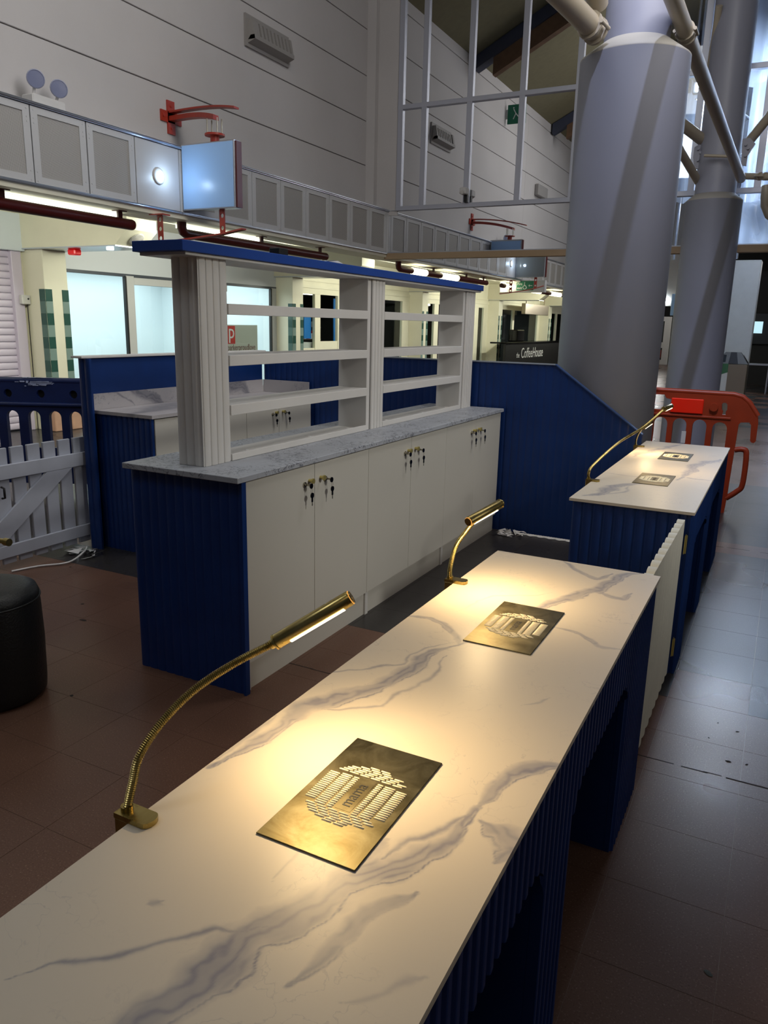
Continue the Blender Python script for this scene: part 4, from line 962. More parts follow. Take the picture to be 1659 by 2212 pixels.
# brass vent plates, slots drawn as pale raised bars
def vent_plate(cx, cy, label):
    t = thing('vent_plate', (cx, cy, ZT), label, 'vent plate', 'brass vent plates')
    w_, l_ = .177, .322
    pl = part('plate', MB().bbox(cx-w_/2, cx+w_/2, cy-l_/2, cy+l_/2, ZT+.0006, ZT+.0032, .0008), PLATE, t)
    m = MB(); sh = MB()
    def pill(u, v, L_, hw=.0016):
        seg = 5; n_ = 2; x0_ = cx+u-L_/2+hw; x1_ = cx+u+L_/2-hw; y_ = cy+v; z_ = ZT+.0030; vs = []; fs = []
        prof = [(math.cos(a), math.sin(a)) for a in [PI*k/seg for k in range(seg+1)]]
        for xx, k in ((x0_-hw*.8, .3), (x0_, 1), (x1_, 1), (x1_+hw*.8, .3)):
            vs += [(xx, y_+hw*c*k, z_+.0020*s*k) for c, s in prof]
        nn = seg+1
        for i in range(3):
            for k in range(seg): fs.append((i*nn+k, i*nn+k+1, (i+1)*nn+k+1, (i+1)*nn+k))
        m.add(vs, fs, True)
        sh.box(x0_-.001, x1_+.001, y_-hw-.0016, y_-hw+.0002, ZT+.0031, ZT+.00335)  # dark strip along one side paints the pill's shadow
    P_ = .0057; vr = .048
    for u, L_, v0, v1 in ((-.0650, .021, -.043, .042), (-.0420, .0215, -.048, .048), (-.0235, .0120, -.048, .048), (.0235, .0120, -.048, .048), (.0420, .0215, -.048, .048), (.0650, .021, -.042, .043)):
        k = int((v1-v0)/P_)
        for i in range(k+1): pill(u, v0+i*P_+(.0028 if abs(u) > .05 else 0), L_)
    for s in (-1, 1):
        for row in range(6):
            v = s*(.0545+.0056*row); half = (.072, .066, .060, .052, .040, .028)[row]; n_ = int((2*half+.002)/.0212); u = -(n_*.0212-.0018)/2+(.003 if row % 2 else -.003)
            for q in range(n_): pill(u+.0097, v, .0194); u += .0212
    part('vent_slots', m, SLOT, t, label='pale raised bars coloured for lamplit marble in the slots', kind='stuff'); part('slot_shadows', sh, BLACK, t, label='dark strips painted as slot shadows', kind='stuff')
    cp = part('centre_label', MB().box(cx-.0145, cx+.0145, cy-.047, cy+.047, ZT+.0032, ZT+.0036), PLATE, t)
    textobj('lettering', 'mama', .031, BLACK, (cx+.007, cy-.037, ZT+.0038), RM((0, 1, 0), (-1, 0, 0)), t, .0003, sx=.92)
vent_plate(-.551, .994, 'large brass vent plate nearest the viewer on the marble top')
vent_plate(-.551, 1.858, 'brass vent plate on the far half of the nearest counter')
vent_plate(-.551, 4.22, 'brass vent plate on the near half of the farther counter')
vent_plate(-.551, 5.09, 'farthest brass vent plate beside the orange barrier')

# clamp lamps
def smooth_path(P, n=8):
    P = [Vector(p) for p in P]; out = []
    for i in range(len(P)-1):
        p0 = P[max(i-1, 0)]; p1 = P[i]; p2 = P[i+1]; p3 = P[min(i+2, len(P)-1)]
        for k in range(n):
            t_ = k/n; out.append(.5*((2*p1)+(-p0+p2)*t_+(2*p0-5*p1+4*p2-p3)*t_*t_+(-p0+3*p1-3*p2+p3)*t_**3))
    out.append(P[-1]); return out
def clamp_lamp(cy, neck, head0, head1, label, ribs=True, power=2.4, ang=0.0):
    t = thing('clamp_lamp', (-.83, cy, ZT), label, 'lamp', 'brass clamp lamps')
    z = ZT
    # clamp: flat tongue on the top, spine outside the edge, jaw below
    out = [(-.860, cy-.017), (-.860, cy+.017)]+[(-.802+.012*math.cos(a), cy+.017*math.sin(a)) for a in [PI/2-PI*k/10 for k in range(11)]]
    m = MB().extrude([(a, b, z+.0008) for a, b in out], (0, 0, .009))
    m.bbox(-.860, -.8315, cy-.017, cy+.017, z-.055, z+.002, .002).bbox(-.855, -.795, cy-.016, cy+.016, z-.055, z-.045, .002).cyl((-.812, cy, z-.045), .007, .031, 10)
    part('clamp', m, BRASS, t)
    P = smooth_path(neck, 10); L_ = sum((P[i+1]-P[i]).length for i in range(len(P)-1))
    if ribs:
        n_ = int(L_/.0017); Q = []; R_ = []; acc = [0]
        for i in range(len(P)-1): acc.append(acc[-1]+(P[i+1]-P[i]).length)
        for k in range(n_+1):
            s = L_*k/n_; i = max(j for j in range(len(acc)) if acc[j] <= s+1e-9); i = min(i, len(P)-2); u = (s-acc[i])/(acc[i+1]-acc[i]) if acc[i+1] > acc[i] else 0
            Q.append(P[i].lerp(P[i+1], min(u, 1))); R_.append(.0070+.0007*(1 if k % 2 else -1))
        mb = MB().tube(Q, R_, 16, True, False)
    else: mb = MB().tube(P, .0070, 10)
    part('gooseneck', mb, BRASS, t)
    part('neck_base', MB().tube([(P[0].x, P[0].y, z+.009), (P[0].x, P[0].y, z+.017)], .0098, 16), BRASS, t)
    a = Vector(head0); b = Vector(head1); d = (b-a).normalized(); H = (b-a).length; R = .0140
    # led direction: down, leaning away from the strip's hidden side
    c = Vector((0, 0, 1.55))-(a+b)/2; c = (c-d*c.dot(d)).normalized(); dn = Vector((0, 0, -1)); dn = (dn-d*dn.dot(d)).normalized()
    ld = (dn*1.0+c*(.62+ang)).normalized(); sd = d.cross(ld)
    hd = part('head', MB().tube([a, a+d*.002, b-d*.002, b], [R*.94, R, R, R*.94], 28), BRASS, t)
    part('collar', MB().tube([a-d*.012, a-d*.002], R*.62, 16).tube([a-d*.003, a], R*1.06, 20), BRASS, t)
    part('end_ring', MB().tube([b, b+d*.0012], R*.93, 20), GLOW_RING, t, label='orange glowing ring at the tip')
    part('end_cap', MB().tube([b+d*.001, b+d*.0030], R*.84, 24), BRASS, t)
    mb = MB(); w_ = .0052; s0, s1 = a+d*H*.16, b-d*H*.12; n_ = 5
    vs = []
    for p in (s0, s1):
        for k in range(n_+1):
            th = (k/n_-.5)*.86; q = p+(ld*math.cos(th)+sd*math.sin(th))*(R+.0009); vs.append(q)
    mb.add(vs, [(k, k+1, n_+2+k, n_+1+k) for k in range(n_)])
    part('light_strip', mb, LED, t, label='glowing warm light strip', recalc=False)
    # the lamp's own light
    dl = bpy.data.lights.new('lamp_light', 'AREA'); dl.shape = 'RECTANGLE'; dl.size = H*.8; dl.size_y = .012; dl.energy = power; dl.color = (1.0, .70, .34)
    lo = bpy.data.objects.new('lamp_light', dl); COL.objects.link(lo)
    ctr = (s0+s1)/2+ld*(R+.004); zax = -(dn*.92+ld*.25).normalized(); xax = (d-zax*d.dot(zax)).normalized(); yax = zax.cross(xax)
    lo.matrix_world = Matrix(((xax.x, yax.x, zax.x, ctr.x), (xax.y, yax.y, zax.y, ctr.y), (xax.z, yax.z, zax.z, ctr.z), (0, 0, 0, 1)))
    return t
def px3(px, py, X):
    d = _f*FPX+_r*(px-829.5)-_u*(py-1106); k = X/d.x; return (X, d.y*k, 1.55+d.z*k)
clamp_lamp(.772, [(-.848, .772, ZT+.01), px3(287, 1690, -.846), px3(302, 1632, -.843), px3(350, 1560, -.835), px3(420, 1490, -.82), px3(508, 1432, -.79), px3(592, 1389, -.745)], px3(597, 1386, -.742), px3(757, 1291, -.63),
           'nearest brass gooseneck clamp lamp leaning over the first vent plate')
clamp_lamp(2.112, [(-.848, 2.112, ZT+.01), px3(973, 1225, -.843), px3(985, 1180, -.825), px3(1005, 1150, -.80), px3(1024, 1127, -.775), (-.735, 2.13, 1.025), px3(1086, 1087, -.699)], px3(1079, 1089, -.70), px3(1012, 1127, -.745),
           'second brass clamp lamp on the nearest counter, by the cabinet doors')
clamp_lamp(3.99, [(-.848, 3.99, ZT+.01), px3(1272, 1020, -.845), px3(1283, 1003, -.83), px3(1335, 957, -.745), px3(1389, 923, -.655), px3(1434, 884, -.575)], px3(1434, 884, -.575), px3(1450, 877, -.55), 'long curved brass clamp lamp at the near end of the farther counter', False, 1.15)
clamp_lamp(5.39, [(-.848, 5.39, ZT+.01), px3(1374, 950, -.835), px3(1380, 935, -.80), px3(1390, 923, -.755)], px3(1389, 924, -.757), px3(1408, 911, -.735), 'short brass clamp lamp at the far end of the farther counter', False, 1.15)
# tip of another lamp entering at the left edge, on its own stand out of frame
t = thing('stand_lamp', (-3.05, 2.02, 0), 'brass lamp tip poking in at the left edge above the black pouffe', 'lamp')
e = pt(20, 1172, 2.05); 
part('rod', MB().tube([(e[0]-.62, 2.05, e[2]-.01), (e[0]-.02, 2.05, e[2])], .011, 16), BRASS, t); part('tip', MB().tube([(e[0]-.028, 2.05, e[2]), (e[0], 2.05, e[2])], .0165, 20), BRASS, t)
part('pole', MB().tube([(e[0]-.62, 2.05, .02), (e[0]-.62, 2.05, e[2])], .012, 14), BRASS, t); part('base', MB().cyl((e[0]-.62, 2.05, 0), .14, .02, 28), BRASS, t)

# ================================================================ GATE BETWEEN THE COUNTERS
t = thing('fluted_gate', (-.31, 3.0, 0), 'white fluted gate closing the gap between the two counters', 'gate')
yy = 2.54; k = 0; npk = 11; pw = (3.495-2.54)/npk
for k in range(npk):
    a = yy+pw*k; mb = MB()
    prof = [(a+.002+(pw-.004)*q/6, .010*abs(math.sin(PI*(.06+.88*q/6)))**.5) for q in range(7)]
    zt_ = .752; out = []
    v = []; f = []
    for y_, h in prof:
        rr_ = abs((y_-a-pw/2)/(pw/2)); z1 = zt_-.018*rr_**3
        v += [(-.317+h, y_, .03), (-.317+h, y_, z1), (-.338, y_, z1), (-.338, y_, .03)]
    for i in range(6):
        o = 4*i
        for q in range(4): f.append((o+q, o+(q+1) % 4, o+4+(q+1) % 4, o+4+q))
    f += [(0, 3, 2, 1), (24, 25, 26, 27)]
    part('slat', mb.add(v, f), GATEW, t)
part('rail', MB().bbox(-.358, -.3385, 2.56, 3.47, .12, .18, .003), GATEW, t); part('rail', MB().bbox(-.358, -.3385, 2.56, 3.47, .62, .68, .003), GATEW, t)
for z in (.63, .14):
    part('hinge', MB().box(-.303, -.300, 3.497, 3.530, z-.042, z+.042).tube([(-.298, 3.512, z-.042), (-.298, 3.512, z+.042)], .005, 10), BRASSK, t)

# ================================================================ BACK BAR
ZB = .95; XB = -1.87
t = thing('bar_worktop', (-2.16, 3.95, .93), 'long grey marble worktop on the white cabinets', 'worktop')
part('slab', MB().bbox(-2.47, -1.852, 2.345, 5.545, .926, .950, .002), MARBG, t)
end = thing('bar_end_panel', (-2.16, 2.38, 0), 'dark blue fluted end panel of the white cabinet run', 'panel')
part('fluted_board', flute(MB(), (-2.462, 2.388), (-1.862, 2.388), (0, -1), 0, .925, thick=.014, depth=.0045), BLUE, end)
part('edge_strip', MB().box(-1.870, -1.858, 2.376, 2.404, 0, .925), BLUE, end)
ys = [2.405, 2.933, 3.454, 3.972, 4.492, 5.015, 5.535]
def key(mb_par, y, s, z, x=XB, sc=1.0):
    # brass pull knob near the seam, lock rosette with a black-headed key and a spare hanging from it
    yk = y+s*.048; yl = y+s*.088
    part('knob', MB().tube([(x, yk, z+.012), (x+.014, yk, z+.012), (x+.02, yk, z+.012), (x+.026, yk, z+.012)], [.008, .009, .0135, .012], 14), BRASSK, mb_par)
    lk = part('lock', MB().cyl((x, yl, z), .0125, .006, 16, 'X').cyl((x+.006, yl, z), .006, .008, 10, 'X'), KEYM, mb_par)
    yh = yl+.012
    k_ = part('lock_key', MB().box(x+.014, x+.03, yl-.002, yl+.002, z-.004, z+.004), KEYM, mb_par)
    part('key_head', MB().cyl((x+.031, yl+.008, z-.004), .0125, .004, 18, 'X').cyl((x+.033, yl+.012, z-.048), .0130, .004, 18, 'X').box(x+.033, x+.037, yl+.007, yl+.017, z-.078, z-.06), BLACKG, k_)
    part('key_ring', MB().tube([(x+.034, yl+.011+.007*math.cos(a), z-.027+.012*math.sin(a)) for a in [2*PI*q/14 for q in range(15)]], .0009, 6).box(x+.034, x+.036, yl+.0095, yl+.0145, z-.096, z-.07), KEYM, k_)
for n, lab in enumerate(('white cabinet nearest the blue fluted end', 'white middle cabinet of the bar run', 'white cabinet farthest along, against the blue screen')):
    a, b, c = ys[2*n:2*n+3]
    t = thing('base_cabinet', (-2.16, b, 0), lab, 'cabinet', 'white cabinets under the marble worktop')
    part('carcass', MB().box(-2.46, XB-.021, a+.001, c-.001, .12, .925), WHITE, t)
    for y0, y1, s in ((a, b, -1), (b, c, 1)):
        d = part('door', MB().bbox(XB-.019, XB, y0+.0015, y1-.0015, .13, .921, .0012), DOORW, t)
        key(d, b, s, .835)
    part('plinth', MB().box(-1.905, -1.888, a+.03, c-.001, 0, .118), DOORW, t)
    part('foot', MB().box(-2.3, -1.878, a+.0, a+.03, 0, .128), WHITE, t)

# shelving unit on the bar
t = thing('shelving_unit', (-2.21, 4.0, ZB), 'white open shelving with fluted posts and blue top standing on the bar', 'shelving')
XF = -2.108; XR = -2.30; ZS = 1.79
def post(y0, y1, lab, left):
    p = part('post_core', MB().box(XF-.13, XF-.012, y0+.012, y1-.0, ZB+.001, ZS), WHITE, t)
    part('fluted_face', flute(MB(), (XF-.008, y0+.008), (XF-.008, y1), (1, 0), ZB+.001, ZS, pitch=(y1-y0-.008)/4, depth=.009, thick=.006, seg=12, ex=.32), WHITE, p)
    if left: part('fluted_face', flute(MB(), (XF-.145, y0+.010), (XF-.006, y0+.010), (0, -1), ZB+.001, ZS, pitch=.0435, depth=.009, thick=.006, seg=12, ex=.6), WHITE, p)
post(2.452, 2.628, '', True); post(3.905, 4.062, '', False); post(5.33, 5.512, '', False)
for y in (2.60, 3.862, 5.285): part('upright', MB().bbox(XR, XF-.006, y, y+.036, ZB+.001, ZS, .002), WHITE, t)
part('upright', MB().bbox(XR, XF-.13, 4.06, 4.08, ZB+.001, ZS, .002), WHITE, t)
for y0, y1 in ((2.637, 3.861), (4.06, 5.284)):
    for z in (1.596, 1.383, 1.172):
        s = part('shelf', MB().box(XR, XF-.02, y0, y1, z+.003, z+.021), WHITE, t)
        part('lip', MB().bbox(XF-.02, XF, y0, y1, z-.023, z+.022, .0015), WHITE, s)
    part('base_board', MB().box(XR, XF-.015, y0, y1, ZB+.001, ZB+.012).bbox(XF-.018, XF, y0, y1, ZB+.001, ZB+.030, .0015), WHITE, t)
    mb = MB()
    for u in (.18, .62, .95): mb.cyl((XF-.09, y0+(y1-y0)*u, ZB+.012), .009, .002, 12)
    part('screw_caps', mb, LETW, t)
part('top_board', MB().bbox(XR-.02, XF+.022, 2.36, 5.56, ZS, ZS+.012, .001), WHITE, t)
part('blue_top', MB().bbox(XR-.03, XF+.035, 2.33, 5.575, ZS+.012, ZS+.052, .002), BLUED, t)
rr = random.Random(9); mb = MB()
for k in range(9):
    a = (-2.2+rr.uniform(-.06, .06), 3.65+rr.uniform(-.15, .15)); mb.add([(a[0]+rr.uniform(-.05, .05), a[1]+rr.uniform(-.07, .07), ZS+.054+rr.uniform(0, .02)) for _ in range(4)], [(0, 1, 2), (0, 2, 3)])
solo('plastic_scraps', mb, FILM, 'clear plastic scraps left on the blue shelf top', 'litter', kind='stuff')
solo('bracket_block', MB().bbox(-2.16, -2.10, 3.0, 3.07, ZS+.053, ZS+.085, .004), BLACK, 'small black block on the blue shelf top', 'block')

# ================================================================ BLUE SCREENS
YS = 5.575
t = thing('blue_screen', (-2.4, YS, 0), 'tall blue grooved screen behind the bar with a sloping right end', 'screen')
def ztop(s):
    x = -4.08+s
    return 1.285 if x < -1.49 else max(.62, 1.285-(x+1.49)*.70)
part('grooved_board', flute(MB(), (-4.08, YS), (-.842, YS), (0, -1), 0, 1.29, pitch=.0572, depth=.0035, thick=.03, ztop=ztop, seg=5), BLUE, t)
GREYCAP = mat('cap_grey', s2l(150, 158, 172), .5)
def capseg(mb, x0, z0, x1, z1): 
    mb.add([(x0, YS-.012, z0), (x1, YS-.012, z1), (x1, YS+.034, z1), (x0, YS+.034, z0), (x0, YS-.012, z0+.008), (x1, YS-.012, z1+.008), (x1, YS+.034, z1+.008), (x0, YS+.034, z0+.008)],
           [(3, 2, 1, 0), (4, 5, 6, 7), (0, 1, 5, 4), (1, 2, 6, 5), (2, 3, 7, 6), (3, 0, 4, 7)])
mb = MB(); capseg(mb, -4.08, 1.286, -1.49, 1.286); part('cap', mb, GREYCAP, t)
mb = MB(); capseg(mb, -1.49, 1.286, -.838, 1.286-.652*.70); part('cap', mb, mat('cap_blue', (.03, .07, .20), .5), t)
t = thing('blue_screen', (-4.1, 4.5, 0), 'blue screen with white cap behind the marble splashback at left', 'screen')
part('board', MB().box(-4.12, -4.08, 3.60, YS-.032, 0, 1.288), BLUE, t)
part('fluted_end', flute(MB(), (-4.12, 3.594), (-4.02, 3.594), (0, -1), 0, 1.288, pitch=.05), BLUE, t)
part('cap', MB().bbox(-4.15, -4.05, 3.56, YS-.014, 1.289, 1.303, .002), WHITE, t)
struct('trim_1', MB().box(-4.1, -4.08+.03, YS+.035, YS+.5, 0, 1.25), BLUE)

# ================================================================ BACK COUNTER (left)
cf = -3.565
t = thing('corner_cabinet', (-3.8, 4.4, 0), 'white lockable cabinets with blue fluted end under the corner worktop', 'cabinet')
part('fluted_end', flute(MB(), (-4.07, 3.665), (cf-.005, 3.665), (0, -1), 0, .925, thick=.014), BLUE, t)
part('carcass', MB().box(-4.07, cf-.022, 3.682, 5.53, .12, .92), WHITE, t)
part('plinth', MB().box(-4.0, cf-.03, 3.69, 5.52, 0, .12), WHITE, t)
yy = [3.682, 4.20, 4.64, 5.06, 5.53]
dl_ = None
for i, (a, b) in enumerate(zip(yy[:-1], yy[1:])):
    d = part('door', MB().bbox(cf-.02, cf, a+.002, b-.002, .125, .918, .0015), DOORW, t)
    if i == 2: key(d, b, -1, .835, cf)
    if i == 3: key(d, a, 1, .835, cf)
marble_top('corner_worktop', -4.078, cf+.015, 3.645, 5.54, .926, .948, [([(-3.7, 3.6), (-3.95, 4.4), (-3.75, 5.0), (-3.6, 5.7)], .12, .8, 'band'), ([(-4.0, 3.7), (-3.7, 4.8)], .01, .5, 'line')], 31, .02, MARBS, None, 'pale grey marble corner worktop against the left screen', 'worktop')
def vert_left(v):
    w_ = v.copy(); w_[:, 0] = -4.078+(v[:, 2]); w_[:, 2] = .949+(v[:, 0]); return w_
bs = thing('splashback', (-4.07, 4.6, .949), 'upstanding white marble splashback with dark veins at the left screen', 'splashback')
marble_top('long_slab', 0, .105, 3.65, 5.53, .001, .014, [([(.16, 3.95), (.08, 4.05), (.04, 4.20), (-.05, 4.35)], .030, 1, 'band'), ([(.14, 3.75), (.06, 3.9), (.0, 4.0)], .006, .9, 'line'), ([(.18, 4.70), (.05, 4.78), (-.06, 4.84)], .060, 1, 'band'), ([(.12, 4.5), (.0, 4.75)], .01, .9, 'line'), ([(.16, 4.95), (.07, 5.08), (.03, 5.25), (-.05, 5.4)], .045, 1, 'band'), ([(.0, 4.9), (.08, 5.1)], .006, .8, 'line')], 41, .005, MARBS, bs, vertical=vert_left)
part('return_slab', MB().box(-4.062, -3.59, 5.531, 5.545, .949, 1.054), MARBS, bs)

# ================================================================ WHITE PICKET GATE (left)
XG = -4.16
t = thing('picket_gate', (XG, 3.2, 0), 'white picket gate with diagonal brace at the left', 'gate')
yy = 3.585; pk = .092
for k in range(15):
    a = yy-.118*k
    part('picket', MB().bbox(XG-.022, XG-.002, a-pk/2, a+pk/2, .04, .765-.0, .003), PICKET, t)
part('rail', MB().bbox(XG, XG+.02, 1.85, 3.66, .575, .665, .003), PICKET, t); part('rail', MB().bbox(XG, XG+.02, 1.85, 3.66, .085, .165, .003), PICKET, t)
m = MB(); bpts = [(3.50, .575), (3.30, .575), (2.72, .166), (2.93, .166)]
m.extrude([(XG+.001, a, b) for a, b in bpts], (.018, 0, 0)); part('brace', m, PICKET, t)
part('handle', MB().tube([(XG+.02, 2.965, .535), (XG+.045, 2.965, .53), (XG+.045, 2.965, .47), (XG+.02, 2.965, .465)], .007, 8), BLACK, t)
# loose plastic under the gate
solo('plastic_strip', MB().tube(smooth_path([(-4.12, 3.55, .012), (-4.0, 3.42, .03), (-3.95, 3.25, .012), (-4.05, 3.1, .01), (-4.1, 2.95, .01)], 6), .006, 6), FILM, 'pale loose plastic strip on the floor under the picket gate', 'litter')
mb = MB(); rr = random.Random(5)
for k in range(16):
    c = (-4.04+rr.uniform(-.10, .10), 3.47+rr.uniform(-.08, .06)); mb.add([(c[0]+rr.uniform(-.07, .07), c[1]+rr.uniform(-.07, .07), rr.uniform(.002, .035)) for _ in range(3)], [(0, 1, 2)])
solo('plastic_wrap', mb, FILM, 'crumpled clear plastic wrap at the foot of the blue screen', 'litter')
mb = MB(); rr = random.Random(8)
for k in range(26):
    c = (-1.83+rr.uniform(0, .22), 5.44+rr.uniform(-.05, .06)); mb.add([(c[0]+rr.uniform(-.06, .06), c[1]+rr.uniform(-.04, .04), rr.uniform(.002, .04)) for _ in range(3)], [(0, 1, 2)])
for k in range(20):
    x = -1.65+k*.020; mb.add([(x, 5.53, .012), (x+.021, 5.53, .014), (x+.021, 5.512+.01*math.sin(k*1.7), .003), (x, 5.512+.01*math.sin((k-1)*1.7), .003)], [(0, 1, 2, 3)])
solo('plastic_wrap', mb, FILM, 'white plastic wrap on the floor where the cabinets meet the screen', 'litter')

# ================================================================ PLASTIC BARRIERS
def arch_hole(c, w_, zt_, zb_):
    r_ = w_/2; return [(c-r_, zb_)]+[(c-r_*math.cos(a), zt_-r_+r_*math.sin(a)) for a in [PI*k/12 for k in range(13)]]+[(c+r_, zb_)]
def circ(c, z, r_, n_=14): return [(c+r_*math.cos(2*PI*k/n_), z+r_*math.sin(2*PI*k/n_)) for k in range(n_)]
# orange: outline in its own plane (u along x, z up), at Y = 7.2
YO = 7.2
t = thing('orange_barrier', (-.9, YO, 0), 'orange plastic pedestrian barrier behind the farther counter', 'barrier')
out = [(-1.75, 1.04), (-.37, 1.033), (-.30, 1.018), (-.246, .975), (-.166, .866), (-.156, .80), (-.156, .650), (-.168, .635), (-.185, .635), (-.20, .65), (-.208, .784), (-.225, .805), (-.29, .80), (-.305, .78), (-.322, .14), (-.33, .0), (-.36, .0), (-.40, .10), (-1.75, .10)]
holes = [arch_hole(c, .115, .80, .16) for c in (-1.38, -1.22, -1.075, -.938, -.778, -.614)]+[arch_hole(-.450, .118, .79, .16)]+[[(-.456, .945), (-.445, .957), (-.425, .957), (-.412, .945), (-.408, .90), (-.418, .885), (-.416, .855), (-.444, .855), (-.440, .885), (-.452, .90)]]
holes.append([(-1.6, .975), (-.93, .998), (-.91, .968), (-.87, .96), (-.87, .865), (-1.6, .865)])
def to3(L_, y): return [(a, y, b) for a, b in L_]
part('barrier_body', MB().extrude(to3(out, YO-.02), (0, .045, 0), [to3(h[::-1], YO-.02) for h in holes]), ORANGE, t)
part('top_ridge', MB().tube([(-1.75, YO, 1.038), (-.37, YO, 1.03), (-.30, YO, 1.013), (-.246, YO, .97), (-.168, YO, .862)], .024, 10), ORANGE, t)
part('rib', MB().bbox(-1.75, -.37, YO-.030, YO+.030, .815, .835, .004), ORANGE, t)
part('reflector', MB().bbox(-.865, -.60, YO-.038, YO-.022, .848, .975, .006), REFL, t, label='bright red reflective plate')
part('boss', MB().cyl((-.515, YO-.045, .915), .035, .03, 14, 'Y'), ORANGE, t)
part('hook_loop', MB().tube(smooth_path([(-.31, YO, .56), (-.25, YO, .57), (-.215, YO, .53), (-.213, YO, .27), (-.25, YO, .20), (-.33, YO, .13)], 5), .024, 10), ORANGE, t)
part('foot', MB().bbox(-1.5, -1.38, YO-.25, YO+.25, 0, .09, .01).bbox(-.62, -.52, YO-.25, YO+.25, 0, .09, .01), ORANGE, t)
part('white_sticker', MB().box(-.752, -.715, YO-.026, YO-.022, .585, .69), WHITE, t)
# blue one at left behind the gate
t = thing('blue_barrier', (-5.7, 4.5, 0), 'blue plastic barrier behind the picket gate with scuffed white paint', 'barrier')
P0 = Vector((-6.03, 4.41, 0)); D_ = Vector((.8915, .453, 0)); N_ = Vector((-.453, .8915, 0))
def bb(L_, off=0): return [tuple(P0+D_*a+N_*off+Vector((0, 0, b))) for a, b in L_]
out = [(-1.2, .10), (.84, .10), (.84, .97), (.80, 1.01), (-1.2, 1.005)]
holes = [arch_hole(c, .108, .745, .42) for c in (-1.03, -.84, -.65, -.46, -.28, -.105, .078, .268, .452, .63)]+[circ(.055+.285*k, .893, .036) for k in (-3, -2, -1, 0, 1, 2)]
m = MB().extrude(bb(out), tuple(N_*.05), [bb(h[::-1]) for h in holes]); part('barrier_body', m, BLUEPL, t)
part('hole_back', MB().extrude(bb([(-1.2, .84), (.84, .84), (.84, .95), (-1.2, .95)], .035), tuple(N_*.01)), BLACK, t)
part('top_ridge', MB().tube([tuple(P0+D_*-1.2+N_*.025+Vector((0, 0, 1.0))), tuple(P0+D_*.80+N_*.025+Vector((0, 0, 1.005)))], .030, 10).tube([tuple(P0+D_*-1.2+N_*.0+Vector((0, 0, .80))), tuple(P0+D_*.82+N_*.0+Vector((0, 0, .80)))], .02, 8), BLUEPL, t)
rr = random.Random(2); m = MB()
for k in range(110):
    u = .33+rr.gauss(0, .055); z = .995-abs(rr.gauss(0, .014)); w_ = rr.uniform(.01, .045); h = rr.uniform(.003, .011)
    p = P0+D_*u-N_*.010+Vector((0, 0, z)); q = p+D_*w_; m.add([tuple(p), tuple(q), tuple(q+Vector((0, 0, h))), tuple(p+Vector((0, 0, h)))], [(0, 1, 2, 3)])
for k in range(10):
    u = .33+rr.gauss(0, .05); p = P0+D_*u+N_*(.02)+Vector((0, 0, 1.0325)); m.add([tuple(p), tuple(p+D_*.04), tuple(p+D_*.045-N_*.02-Vector((0, 0, .002))), tuple(p-N_*.02-Vector((0, 0, .002)))], [(0, 1, 2, 3)])
part('paint_scuffs', m, mat('scuff', s2l(160, 170, 205), .7), t, label='white paint scuffs on the blue plastic')

# ================================================================ POUFFE, BIN, LITTER
sx, sy = -2.784, 1.868; R = .209
t = thing('pouffe', (sx, sy, 0), 'black cylindrical pouffe at the left edge', 'pouffe')
prof = [(0, .002), (R-.02, .002), (R-.003, .02), (R, .06), (R+.004, .25), (R, .40), (R-.003, .425)]
part('body', MB().lathe((sx, sy, 0), prof, 56), LEATH, t)
part('seat', MB().lathe((sx, sy, 0), [(R-.003, .428), (R-.002, .44), (R-.012, .465), (R-.05, .480), (R*.5, .486), (0, .487)], 56), LEATH, t)
part('piping', MB().tube([(sx+(R-.001)*math.cos(a), sy+(R-.001)*math.sin(a), .427) for a in [2*PI*k/56 for k in range(57)]], .004, 6), LEATH, t)
bx, by = -.93, 16.3
t = thing('litter_bin', (bx, by, 0), 'steel recycling bin with dark openings beside the pale pillar', 'bin')
part('body', MB().bbox(bx-.27, bx+.27, by-.25, by+.25, 0, .96, .01), STEEL, t)
part('hood', MB().add([(bx-.27, by-.25, .96), (bx+.27, by-.25, .96), (bx+.27, by+.25, .96), (bx-.27, by+.25, .96), (bx-.15, by-.10, 1.17), (bx+.12, by-.10, 1.17), (bx+.12, by+.1, 1.17), (bx-.15, by+.1, 1.17)],
     [(0, 1, 5, 4), (1, 2, 6, 5), (2, 3, 7, 6), (3, 0, 4, 7), (4, 5, 6, 7)]), mat('bin_hood', s2l(105, 106, 108), .5), t)
part('dark_band', MB().add([(bx-.07, by-.252, .962), (bx+.10, by-.252, .962), (bx+.05, by-.102, 1.174), (bx-.05, by-.102, 1.174)], [(0, 1, 2, 3)]), DARKR, t)
part('opening', MB().add([(bx-.24, by-.235, .99), (bx-.12, by-.235, .99), (bx-.12, by-.14, 1.12), (bx-.17, by-.14, 1.12)], [(0, 1, 2, 3)]), BLACKG, t)
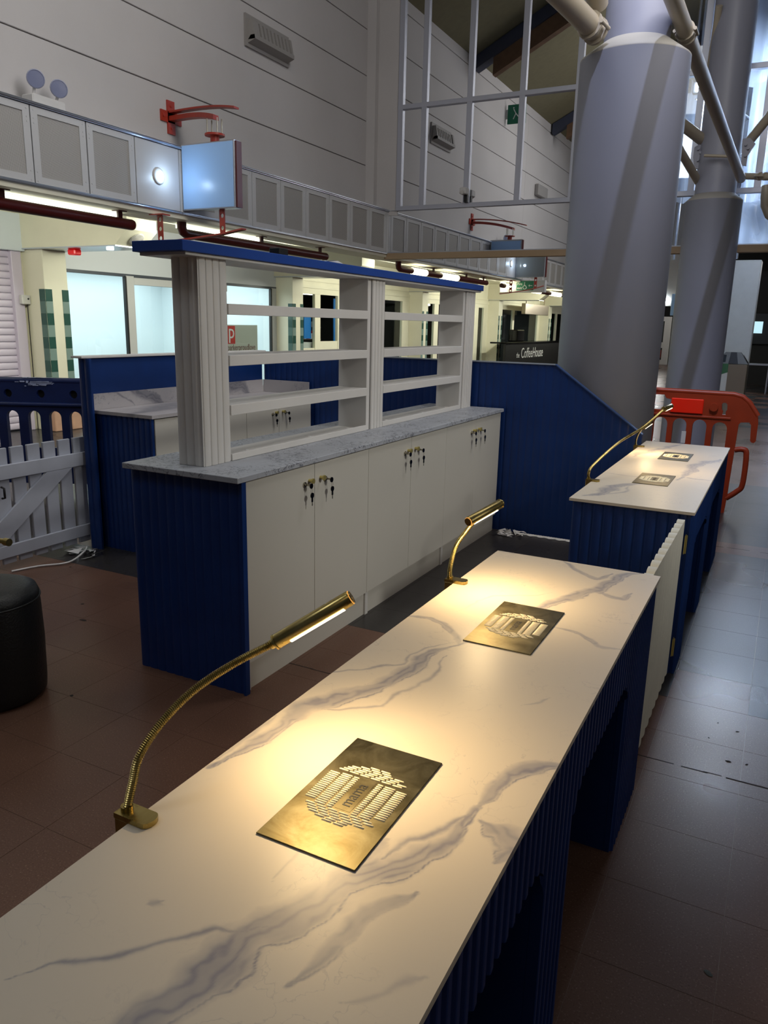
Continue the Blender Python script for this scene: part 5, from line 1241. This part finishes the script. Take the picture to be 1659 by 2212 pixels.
part('opening', MB().add([(bx+.262, by-.12, .98), (bx+.262, by+.12, .98), (bx+.17, by+.06, 1.12), (bx+.17, by-.04, 1.12)], [(0, 1, 2, 3)]), BLACKG, t)
part('label_board', MB().box(bx-.265, bx-.06, by-.262, by-.252, .45, .80), LETW, t); part('label_top', MB().add([(bx-.265, by-.2625, .96), (bx-.06, by-.2625, .96), (bx-.06, by-.2625, .80), (bx-.265, by-.2625, .72)], [(0, 1, 2, 3)]), mat('bin_green', s2l(70, 120, 85), .5), t)
def blob(x, y, r_, el, ang, m, label, cat='litter', grp=None):
    rr = random.Random(int((x+9)*1000)); mb = MB(); n_ = 12; v = [(x, y, .003)]
    for k in range(n_):
        a = 2*PI*k/n_; q = r_*(1+rr.uniform(-.15, .15)); u = q*math.cos(a)*el; w_ = q*math.sin(a)
        v.append((x+u*math.cos(ang)-w_*math.sin(ang), y+u*math.sin(ang)+w_*math.cos(ang), .0012))
    mb.add(v, [(0, k+1, (k+1) % n_+1) for k in range(n_)], True); solo('leaf_scrap', mb, m, label, cat, grp)
def upf(px, py): d = _f*FPX+_r*(px-829.5)-_u*(py-1106); k = -1.55/d.z; return d.x*k, d.y*k
blob(*upf(1529, 2102), .0075, 1.6, -.6, mat('leaf_dark', s2l(52, 56, 46), .6), 'dark oval leaf lying on the red tiles at lower right')
for i, (a, b) in enumerate(((1573, 1645), (1593, 1581), (1613, 1652), (1551, 1562), (1531, 1594))):
    blob(*upf(a, b), (.006, .004, .004, .003, .003)[i], 1.8, .5*i, DEBRIS, ['largest', 'farthest left', 'farthest right', 'topmost', 'smallest'][i]+' of the dark crumbs on the red aisle tiles', 'litter', 'crumbs on the aisle tiles')
for i, (a, b) in enumerate(((155, 1503), (180, 1340), (178, 1305), (152, 1225))):
    blob(*upf(a, b), (.007, .009, .008, .006)[i], (1.4, 2.6, 1.3, 1.3)[i], .4*i-.3, DEBRIS, ['nearest', 'long curled', 'small round', 'farthest'][i]+' dark crumb on the floor between pouffe and bar', 'litter', 'crumbs by the pouffe')
